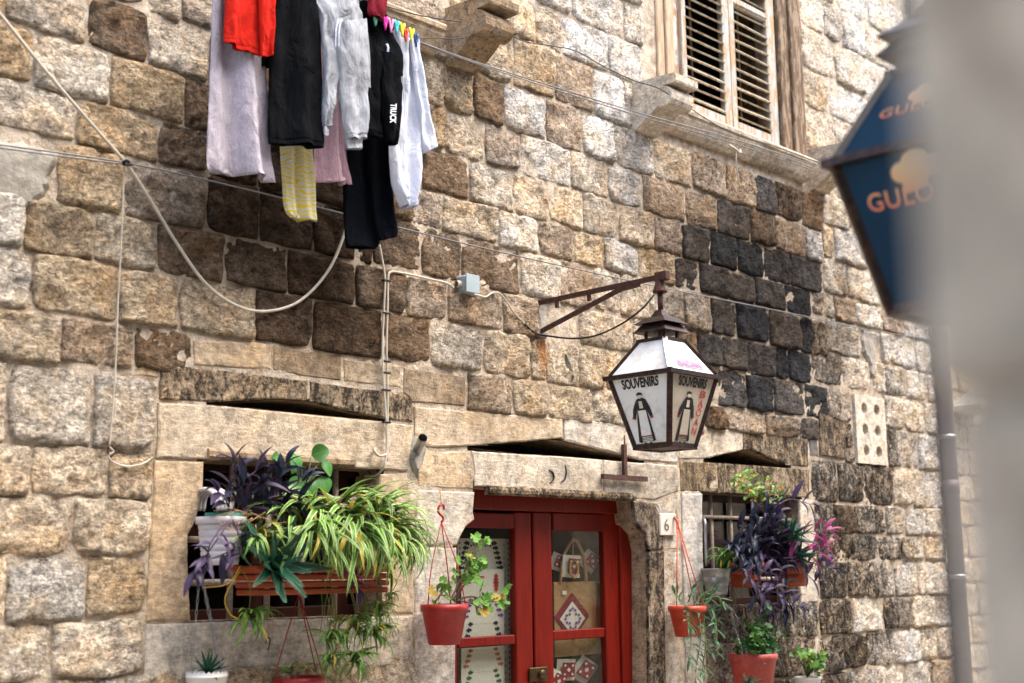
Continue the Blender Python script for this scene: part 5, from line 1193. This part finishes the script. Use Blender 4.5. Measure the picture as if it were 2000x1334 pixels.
def sprig(parent, pts, kind, L, r=.004, mat='purple', step=.04, alt=True, tipn=3, dirn=None):
    """stem with leaves up both sides"""
    path = smooth_path(pts, 8); stem(parent, pts, r, mat, 8); acc = 0; k = 0
    for a, b in zip(path, path[1:]):
        acc += (b - a).length
        if acc > step:
            acc = 0; k += 1; t = (b - a).normalized(); sd = Vector((0, -1, 0)).cross(t); sd = sd.normalized() if sd.length > .05 else Vector((1, 0, 0)); s = 1 if k % 2 else -1
            put(kind, parent, b, t * .5 + sd * s * pr.uniform(.6, 1.1) + Vector((0, pr.uniform(-.7, .1), .1)), L * pr.uniform(.75, 1.15))
    for k in range(tipn): put(kind, parent, path[-1], (path[-1] - path[-3]).normalized() + Vector((pr.uniform(-.6, .6), pr.uniform(-.6, .1), pr.uniform(-.3, .5))), L * pr.uniform(.6, 1))
def pot(name, c, r0, r1, h, mat, parent, rim=.012, n=28, ribs=0, tilt=0):
    """tapered pot hanging below c (centre of its mouth); r0 at the mouth, r1 at the foot"""
    prof = [(r0 - .008, -.03), (r0 - .008, 0), (r0 + rim * .5, 0), (r0 + rim * .5, -rim * 2.2), (r0 - .001, -rim * 2.4)]
    if ribs:
        for k in range(1, ribs): f = k / ribs; rr = r0 + (r1 - r0) * f; prof += [(rr, -h * f + .004), (rr - .004, -h * f), (rr, -h * f - .004)]
    prof += [(r1, -h), (0, -h)]
    mb = MB(); mb.lathe(c, prof, n); o = mb.build(name, mat, parent)
    mb = MB(); mb.lathe(c, [(r0 - .008, -.022), (r0 * .5, -.012), (0, -.010)], n); mb.build('soil', STEMSOIL, parent); return o
STEMSOIL = plain('potting_soil', (.035, .024, .016), .95, var=.4, bump=.8)
PT = dict(red=plain('dark_red_plastic', (.30, .012, .012), .42, var=.15, dirt=(.34, .06, .05), dirt_amt=.35), orange=plain('orange_red_plastic', (.46, .045, .02), .42, var=.15, dirt=(.40, .12, .07), dirt_amt=.35), terra=plain('terracotta_plastic', (.33, .062, .02), .5, var=.2, scale=14), brick=plain('faded_red_plastic', (.34, .045, .035), .5, var=.15, dirt=(.38, .12, .09), dirt_amt=.45),
          grey=plain('grey_white_plastic', (.50, .48, .50), .5, var=.08), green=plain('green_plastic', (.02, .13, .10), .5), white=plain('white_painted_tin', (.68, .68, .66), .5, var=.06))
def wire(parent, pts, r, mat, name='wire', n=4): mb = MB(); mb.tube(smooth_path(pts, n) if len(pts) > 2 else pts, r, 5); return mb.build(name, mat, parent)
def chain(parent, a, b, name='chain', r=.005):
    mb = MB(); n = max(4, int((b - a).length / .022)); t = (b - a).normalized()
    for k in range(n):
        c = a.lerp(b, (k + .5) / n); u = Vector((1, 0, 0)) if k % 2 else Vector((.2, 1, 0)); u = (u - t * u.dot(t)).normalized()
        mb.tube([c + t * .0135 * math.cos(q) + u * r * math.sin(q) for q in [R(j * 60) for j in range(7)]], .0014, 4, cap=False)
    o = mb.build(name, M['zinc'], parent); o['kind'] = 'stuff'; return o

# window box with the spider plants
x0, x1, za, zb_ = rect(478, 1106, 748, 1161, .17)
wb = thing('window_box', ((x0 + x1) / 2, -.14, za), 'long orange-brown ribbed window box hung on the left grille', 'planter')
mb = MB(); yb0, yb1 = -.24, -.08
for k in range(4):
    f0, f1 = k / 4, (k + 1) / 4; i0 = .018 * (1 - f0); dz = (zb_ - za)
    mb.bbox((x0 + i0, yb0 + i0 * .6, za + dz * f0 + .002), (x1 - i0, yb1, za + dz * f1 - .003), .006)
mb.build('box', PT['terra'], wb)
mb = MB(); mb.bbox((x0 - .008, yb0 - .010, zb_ - .018), (x1 + .008, yb1 + .004, zb_ + .004), .005); mb.build('rim', PT['terra'], wb)
mb = MB(); mb.box((x0 + .015, yb0 + .012, zb_ + .0045), (x1 - .015, yb1 - .015, zb_ + .008)); mb.build('soil', STEMSOIL, wb)
for i, (x, n_, L, lab) in enumerate(((580, 46, .36, 'striped spider plant in the left part of the window box above the aloe'), (645, 84, .42, 'large striped spider plant spilling from the middle of the window box'), (712, 84, .40, 'striped spider plant arching out of the right end of the window box'))):
    c = P(x, 1062, .17); t = thing('spider_plant', tuple(c), lab, 'plant', 'spider plants in the window box')
    clump('spider', t, c, n_, L, 1.0, 1.15, .8, .035, (.12 * (i - .3), 0, .15)); clump('spider', t, c + Vector((.01, -.05, .02)), n_ // 2, L * .85, 1.0, .3, 1.1, .04, (.25 * (i > 0), -.2, -.05))
    clump('spider', t, c + Vector((0, -.10, .02)), int(n_ * .75), L * .75, .9, .1, 1.0, .06, (.1 * i, -.3, -.35))
    for k in range(5 + 3 * i): put('spider', t, c + Vector((pr.uniform(-.04, .1), -.04, 0)), (pr.uniform(-.3, .8), -.6, pr.uniform(-.4, .2)), L * .8)
c = P(500, 1062, .2); t = thing('spider_plant', tuple(c), 'narrow green tuft between the grey pot and the window box', 'plant'); clump('spider', t, c, 36, .20, 1, .7, .9, .04, (.1, -.2, .05)); clump('spider2', t, c, 18, .18, 1, .2, .9, .04, (.1, -.3, -.2))
# plantlets on runners
def plantlet(px, py, off, src, L, n_, lab, kind='spider2'):
    c = P(px, py, off); t = thing('plantlet', tuple(c), lab, 'plant', 'spider plant offshoots hanging on runners')
    stem(t, [P(*src), (P(*src) + c) / 2 + Vector((.01, -.02, .02)), c], .0026, 'green'); clump(kind, t, c, n_, L, 1, .35, 1.0, .008, (0, -.1, .1)); clump(kind, t, c, n_ // 2, L * .9, .6, -.9, .9, .008)
plantlet(485, 1208, .22, (472, 1110, .2), .15, 26, 'lone spider plantlet dangling below the left end of the window box')
for (px, py, L, n_, lab) in ((688, 1222, 0.174, 37, 'largest spider plantlet hanging under the window box'), (735, 1192, 0.145, 30, 'spider plantlet at the upper right of the hanging cluster'), (730, 1240, 0.145, 27, 'spider plantlet at the right of the hanging cluster below another'), (640, 1250, 0.145, 27, 'spider plantlet at the left of the hanging cluster'), (690, 1290, 0.145, 27, 'lowest spider plantlet of the hanging cluster'), (640, 1290, 0.123, 23, 'yellowing spider plantlet low on the left of the cluster'), (760, 1165, 0.087, 20, 'small spider plantlet on the longest runner at the right')):
    plantlet(px, py, .2 + pr.uniform(0, .06), (px + pr.uniform(-20, 20), 1130, .23), L, n_, lab, 'spider' if n_ > 29 else 'spider2')
c = P(700, 1175, .2); t = thing('trailing_plant', tuple(c), 'tangle of dry runners and roots hanging under the window box', 'plant')
for k in range(14): a = P(pr.uniform(620, 760), 1150, .22); wire(t, [a, a + Vector((pr.uniform(-.04, .04), -.02, -.1)), a + Vector((pr.uniform(-.06, .06), 0, -pr.uniform(.15, .3)))], .0016, STEM['straw'] if k % 2 else STEM['green'], 'stem')
# grey pot on hooks with purple heart
c = P(432, 1010, .16); t = thing('hanging_pot', (c.x, c.y, c.z - .2), 'tilted grey-white ribbed pot hooked over the left end of the grille', 'pot')
pot('pot', c, .092, .070, .185, PT['grey'], t, .012, 30, 7)
mb = MB(); mb.lathe(c + Vector((.012, 0, .004)), [(.070, -.04), (.074, .012), (.069, .012), (.066, -.03)], 26); mb.build('inner_pot', PT['green'], t)
for k in range(4): a = P(411 + k * 8, 990, .10); wire(t, [a + Vector((0, -.06, -.02)), a + Vector((0, -.02, .05)), a + Vector((0, .05, .072)), a + Vector((0, .12, .05)), a + Vector((0, .14, -.01))], .0085, PT['grey'], 'hook', 5)
c = P(445, 1000, .17); t = thing('purple_heart_plant', tuple(c), 'purple-leaved trailing plant rising from the grey pot in the left window', 'plant')
for pts in ([(445, 1005), (450, 960), (455, 905)], [(455, 1005), (485, 960), (520, 930)], [(460, 1010), (500, 985), (545, 965)], [(450, 1005), (440, 975), (425, 960)], [(470, 1000), (520, 950), (560, 905)], [(480, 1010), (540, 990), (600, 985)], [(500, 1000), (560, 960), (590, 940)], [(455, 1000), (470, 945), (500, 920)], [(500, 1005), (530, 985), (560, 990)], [(470, 1010), (480, 975), (470, 950)], [(510, 1010), (535, 965), (540, 935)]):
    sprig(t, [P(x, y, .2 + .02 * i) for i, (x, y) in enumerate(pts)], pr.choice(('purple', 'bluepurple', 'bluepurple')), .125, .004, 'purple', .034)
for pts in ([(455, 1015), (468, 1060), (430, 1085), (400, 1095)], [(460, 1020), (470, 1075), (455, 1085)], [(450, 1015), (420, 1060), (380, 1115)], [(440, 1020), (412, 1060), (405, 1085)]):
    sprig(t, [P(x, y, .27) for (x, y) in pts], 'purple', .11, .0035, 'purple', .055)
for k in range(16): a = P(pr.uniform(435, 540), pr.uniform(1000, 1025), .25); wire(t, [a, a + Vector((pr.uniform(-.05, .05), -.03, pr.uniform(-.03, .03))), a + Vector((pr.uniform(-.1, .1), 0, pr.uniform(-.03, .02)))], .002, STEM['straw'], 'root')
for pts in ([(470, 1105), (445, 1140), (395, 1148)], [(472, 1110), (440, 1165), (450, 1200), (475, 1212)]): wire(t, [P(x, y, .24) for x, y in pts], .0022, plain('yellow_stalk', (.42, .28, .03), .6), 'stem')
# aloes
def aloe(px, py, off, n_, L, axis, lab, fan=None):
    c = P(px, py, off); t = thing('aloe_plant', tuple(c), lab, 'plant'); ax = Vector(axis).normalized(); u = ax.orthogonal().normalized(); v_ = ax.cross(u)
    for k in range(n_):
        a = 2.4 * k; f = .35 + .65 * (k / n_); d = (u * math.cos(a) + v_ * math.sin(a)) * f + ax * (1.05 - f * .8)
        put('aloe', t, c, d, L * pr.uniform(.75, 1.1) * (.7 + .3 * f), ax)
    return t
aloe(535, 1105, .28, 17, .225, (-.1, -1, .25), 'bright green toothed aloe rosette hanging over the front of the window box')
aloe(470, 1065, .22, 9, .14, (.3, -1, .3), 'small dark aloe half hidden below the purple leaves')
aloe(740, 1035, .20, 10, .19, (.6, -.7, .4), 'narrow green aloe at the right end of the window box')
# pothos and pink sprig
c = P(590, 960, .1); t = thing('pothos_plant', tuple(c), 'glossy round-leaved pothos climbing at the top of the left grille', 'plant')
for (px, py, L, dx, dz) in ((545, 890, .055, -1, -.3), (573, 885, .095, -.1, -1), (608, 890, .095, .8, .3), (628, 900, .08, .5, -1), (628, 930, .085, .1, -1), (612, 935, .07, -.3, -1), (560, 945, .10, .8, -.2), (590, 950, .09, .4, -.6)):
    b = P(px, py, .12); put('pothos', t, b, (dx, -.3, dz), L, (0, -1, .3)); wire(t, [c, (c + b) / 2 + Vector((0, -.02, .03)), b], .0025, STEM['green'], 'stem')
c = P(640, 1090, .3); t = thing('purple_heart_plant', tuple(c), 'pink-tipped purple sprigs trailing in front of the window box', 'plant')
for pts in ([(640, 1075), (660, 1100), (690, 1120)], [(670, 1080), (695, 1110), (700, 1150)], [(640, 1060), (648, 1030), (655, 1005)], [(680, 1060), (700, 1040), (715, 1020)]): sprig(t, [P(x, y, .3) for x, y in pts], pr.choice(('pink', 'purple')), .085, .003, 'purple', .045)
# lace pot on chains, red pot and hook below the sill
c = P(404, 1318, .12); t = thing('hanging_pot', (c.x, c.y, c.z - .12), 'white lace-edged tin pot hanging on three chains at the bottom left', 'pot')
pot('pot', c, .078, .066, .13, PT['white'], t, .004)
mb = MB(); n_ = 26
for k in range(n_):
    a0, a1 = 2 * math.pi * k / n_, 2 * math.pi * (k + 1) / n_; am = (a0 + a1) / 2; rr = .079
    mb.add([(c.x + rr * math.cos(a), c.y + rr * math.sin(a), c.z + z) for a, z in ((a0, -.004), (a1, -.004), (a1, .008), (am, .017), (a0, .008))], [(0, 1, 2, 3, 4)])
mb.build('lace_edge', PT['white'], t)
for dx, dy in ((-.07, 0), (.03, -.07), (.07, .02)): chain(t, P(391, 1110, .10), c + Vector((dx, dy, 0)))
aloe(404, 1312, .12, 13, .11, (-.05, -.5, 1), 'dark green aloe in the white lace-edged pot')
c = P(585, 1322, .12); t = thing('hanging_pot', (c.x, c.y, c.z - .1), 'dark red pot on red cords cut off by the bottom edge below the window box', 'pot')
pot('pot', c, .10, .075, .13, PT['red'], t); rd = PT['red']
for (a, b) in (((582, 1165), (537, 1318)), ((584, 1165), (618, 1312)), ((586, 1165), (632, 1320))): wire(t, [P(*a, .1), P(*b, .14)], .0026, rd)
c2 = P(575, 1318, .12); t = thing('creeping_plant', tuple(c2), 'sparse creeping plant in the dark red pot at the bottom edge', 'plant')
for k in range(26): put('ger', t, c2 + Vector((pr.uniform(-.1, .12), pr.uniform(-.07, .03), pr.uniform(0, .04))), (pr.uniform(-1, 1), -.5, pr.uniform(-.2, .8)), .022)
t = thing('hook_chain', tuple(P(523, 1255, .08)), 'thin hook and chain hanging below the window sill', 'chain')
a = P(524, 1260, .06); wire(t, [a + Vector((-.012, 0, .005)), a + Vector((-.008, 0, .028)), a + Vector((.008, 0, .024)), a + Vector((.004, 0, .0)), a + Vector((0, 0, -.02))], .003, M['iron'], 'hook'); chain(t, a + Vector((0, 0, -.02)), a + Vector((-.01, 0, -.17))); wire(t, [P(523, 1205, .04), a + Vector((0, 0, .026))], .002, STEM['straw'], 'string')
# red pot left of the door
c = P(868, 1180, .15); t = thing('hanging_pot', (c.x, c.y, c.z - .19), 'dark red hanging pot with red wires left of the door', 'pot')
pot('pot', c, .102, .072, .178, PT['red'], t, .014)
hk = P(862, 1020, .08); wire(t, [hk + Vector((0, 0, 0)), hk + Vector((.012, 0, .02)), hk + Vector((-.018, 0, .045)), hk + Vector((-.012, 0, .075)), hk + Vector((.012, 0, .08)), hk + Vector((.018, 0, .058))], .006, PT['red'], 'hook', 5)
for dx, dy in ((-.10, .0), (.05, -.085), (.085, .05)): wire(t, [hk, hk.lerp(c + Vector((dx, dy, 0)), .55) + Vector((dx * .16, dy * .16, 0)), c + Vector((dx, dy, 0))], .0028, PT['red'])
wire(t, [P(860, 958, .01), P(860, 958, .05), P(862, 985, .075)], .003, STEM['straw'], 'string')
c2 = c + Vector((.03, 0, .0)); t = thing('geranium', tuple(c2), 'leggy yellow-green geranium in the red pot left of the door', 'plant')
for pts in ([(880, 1172), (905, 1120), (920, 1085), (935, 1062)], [(885, 1172), (902, 1140), (905, 1115)], [(888, 1175), (920, 1165), (955, 1175), (975, 1170)], [(885, 1172), (925, 1180), (932, 1200)], [(850, 1175), (862, 1160), (870, 1152)], [(890, 1172), (915, 1130), (940, 1110)]):
    q = [P(x, y, .17) for x, y in pts]; stem(t, q, .005, 'brown')
    for k in range(20 if len(pts) == 4 else 9):
        f = pr.uniform(.45, 1); pth = smooth_path(q, 6); b = pth[int(f * (len(pth) - 1))] + Vector((pr.uniform(-.05, .05), pr.uniform(-.05, .02), pr.uniform(-.04, .05))); put('ger', t, b, (pr.uniform(-1, 1), pr.uniform(-.7, .1), pr.uniform(-.6, .8)), pr.uniform(.03, .06), (pr.uniform(-.4, .4), -1, .6)); wire(t, [pth[int(f * (len(pth) - 1))], b], .0014, STEM['green'], 'leaf_stalk')
# right of the door: orange-red pot with trailing succulent
c = P(1342, 1183, .15); t = thing('hanging_pot', (c.x, c.y, c.z - .17), 'bright orange-red hanging pot on orange strings right of the door', 'pot')
pot('pot', c, .098, .070, .165, PT['orange'], t, .014)
hk = P(1323, 1020, .06)
for dx, dy in ((-.095, .0), (.085, .01), (.03, -.085)): wire(t, [hk, c + Vector((dx, dy, 0))], .0032, PT['orange'])
wire(t, [hk + Vector((0, 0, -.04)), hk, hk + Vector((0, .02, .03))], .008, PT['orange'], 'knot'); wire(t, [P(1322, 990, .01), hk + Vector((0, 0, .02))], .003, STEM['straw'], 'string')
t = thing('trailing_succulent', tuple(c), 'grey-green pointed succulent trailing out of the orange-red pot', 'plant')
for pts in ([(1330, 1178), (1325, 1165), (1318, 1160)], [(1345, 1175), (1350, 1160), (1352, 1150)], [(1355, 1178), (1375, 1160), (1392, 1150)], [(1360, 1180), (1385, 1185), (1398, 1215), (1395, 1250)], [(1355, 1180), (1365, 1200), (1368, 1250), (1360, 1300), (1358, 1330)], [(1345, 1180), (1345, 1205), (1350, 1245), (1345, 1290)], [(1365, 1182), (1392, 1200), (1400, 1240), (1390, 1275)], [(1360, 1180), (1375, 1215), (1378, 1260), (1372, 1310)], [(1338, 1180), (1342, 1200), (1345, 1225)], [(1365, 1175), (1400, 1165), (1410, 1175)]):
    sprig(t, [P(x, y, .2 + .03 * i) for i, (x, y) in enumerate(pts)], 'succ', .080, .004, 'green', .020)
# zinc bucket
c = P(1398, 1110, .12); t = thing('zinc_bucket', (c.x, c.y, c.z - .15), 'galvanised metal bucket hooked on the right grille', 'bucket')
pot('bucket', c, .085, .058, .15, M['zinc'], t, .005, 28, 3)
wire(t, [P(1380, 1105, .1), P(1378, 1050, .08), P(1377, 1018, .07), P(1372, 1008, .0)], .008, M['zinc'], 'hook')
t = thing('spider_plant', tuple(c), 'small yellow-green spider plant in the zinc bucket', 'plant'); clump('spider2', t, c + Vector((0, -.03, 0)), 46, .19, .8, 1.5, .8, .025, (-.05, -.2, .3))
# terracotta pots with purple heart and aloe in the right window
for (px, lab) in ((1455, 'terracotta pot under the purple plant, nearer the bucket'), (1546, 'terracotta pot under the right-hand aloe')):
    c = P(px, 1098, .13); t = thing('hanging_pot', (c.x, c.y, c.z - .15), lab, 'pot', 'terracotta pots in the right window'); pot('pot', c, .105, .08, .145, PT['terra'], t, .014, 28, 2)
c = P(1475, 1080, .15); t = thing('purple_heart_plant', tuple(c), 'big dark purple trailing plant filling the right window', 'plant')
for k in range(46):
    a = pr.uniform(-2.6, 2.6); x, y = 1490 + 68 * math.sin(a) * pr.uniform(.3, 1), 1062 - 78 * math.cos(a) * pr.uniform(.2, 1); m_ = ((1480 + x) / 2 + pr.uniform(-15, 15), (1085 + y) / 2)
    sprig(t, [P(1480 + pr.uniform(-25, 25), 1090, .15), P(*m_, .22), P(x, y, pr.uniform(.15, .30))], 'bluepurple' if x < 1500 or pr.random() < .3 else 'purple', .120, .0035, 'purple', .040)
for pts in ([(1470, 1100), (1465, 1140), (1475, 1170)], [(1495, 1100), (1500, 1150), (1505, 1195)], [(1520, 1100), (1540, 1150), (1535, 1190)], [(1500, 1100), (1520, 1160), (1560, 1185)], [(1530, 1090), (1580, 1085), (1610, 1070)], [(1540, 1095), (1590, 1100), (1622, 1110)], [(1530, 1060), (1580, 1040), (1620, 1035)], [(1480, 1110), (1510, 1130), (1530, 1175)], [(1450, 1110), (1480, 1150), (1500, 1180)], [(1545, 1090), (1585, 1130), (1600, 1135)], [(1520, 985), (1545, 975), (1585, 985)]):
    sprig(t, [P(x, y, .28) for x, y in pts], pr.choice(('purple', 'purple', 'pink', 'bluepurple')), .125, .0035, 'purple', .042)
aloe(1540, 1050, .27, 17, .20, (.05, -.55, .85), 'large dark green toothed aloe among the purple leaves in the right window')
aloe(1558, 1085, .28, 9, .16, (.5, -.8, .1), 'lower green aloe fan right of the purple plant')
c = P(1485, 975, .16); t = thing('small_leaved_bush', tuple(c), 'small yellow-green bush with orange leaves above the purple plant', 'plant')
for k in range(12):
    e = P(pr.uniform(1435, 1535), pr.uniform(925, 965), pr.uniform(.1, .26)); stem(t, [c + Vector((pr.uniform(-.05, .05), 0, -.08)), c.lerp(e, .5) + Vector((pr.uniform(-.03, .03), 0, 0)), e], .0028, 'brown')
    for j in range(13): put('autumn' if pr.random() < .4 else 'jade', t, e + Vector((pr.uniform(-.05, .05), pr.uniform(-.05, .03), pr.uniform(-.05, .03))), (pr.uniform(-1, 1), pr.uniform(-.8, .2), pr.uniform(-.5, .8)), pr.uniform(.022, .042))
c = P(1578, 1105, .2); t = thing('trailing_plant', tuple(c), 'thin yellowish stems trailing right of the terracotta pots', 'plant')
for k in range(9): a = P(pr.uniform(1555, 1595), pr.uniform(1080, 1110), .24); e = a + Vector((pr.uniform(-.03, .10), -.02, -pr.uniform(.02, .12))); wire(t, [a, (a + e) / 2 + Vector((0, -.02, .02)), e], .0018, STEM['straw']); [put('autumn', t, a.lerp(e, pr.random()), (pr.uniform(-1, 1), -.4, pr.uniform(-.5, .5)), .03) for _ in range(5)]
# big faded red pot with geranium, white pot with jade plant
c = P(1470, 1276, .22); t = thing('hanging_pot', (c.x, c.y, c.z - .22), 'big faded red pot at the bottom edge below the right window', 'pot'); pot('pot', c, .132, .095, .24, PT['brick'], t, .016)
chain(t, P(1424, 1180, .1), c + Vector((-.125, -.02, -.01)), r=.004); chain(t, P(1424, 1180, .1), c + Vector((-.06, -.12, -.05)), r=.004)
t = thing('geranium', tuple(c), 'dark green bushy geranium in the big faded red pot', 'plant')
for k in range(130):
    b = c + Vector((pr.gauss(0, .065), pr.uniform(-.12, .04), abs(pr.gauss(.06, .06)) + .005)); put('gerdark' if pr.random() < .8 else 'ger', t, b, (pr.uniform(-1, 1), pr.uniform(-.8, .1), pr.uniform(-.5, .7)), pr.uniform(.03, .062), (pr.uniform(-.4, .4), -.8, .7))
for k in range(9): stem(t, [c, c + Vector((pr.uniform(-.1, .1), pr.uniform(-.08, .03), .09))], .004, 'green')
c = P(1577, 1322, .16); t = thing('hanging_pot', (c.x, c.y, c.z - .12), 'white perforated tin pot at the bottom right', 'pot'); pot('pot', c, .080, .068, .13, PT['white'], t, .005)
chain(t, P(1596, 1245, .08), c + Vector((.06, 0, 0)), r=.003)
t = thing('jade_plant', tuple(c), 'light green round-leaved jade plant in the white tin pot', 'plant')
for k in range(11):
    e = c + Vector((pr.uniform(-.09, .13), pr.uniform(-.08, .04), pr.uniform(.03, .13))); stem(t, [c, c.lerp(e, .5) + Vector((0, 0, .015)), e], .005, 'green')
    for j in range(7): put('jade', t, e + Vector((pr.uniform(-.02, .02), pr.uniform(-.02, .02), pr.uniform(-.02, .02))), (pr.uniform(-1, 1), pr.uniform(-.8, .3), pr.uniform(-.2, .8)), pr.uniform(.035, .062), (pr.uniform(-.4, .4), -.7, .8))
aloe(1460, 1338, .32, 9, .10, (0, -.6, .8), 'small aloe at the bottom edge in front of the faded red pot')
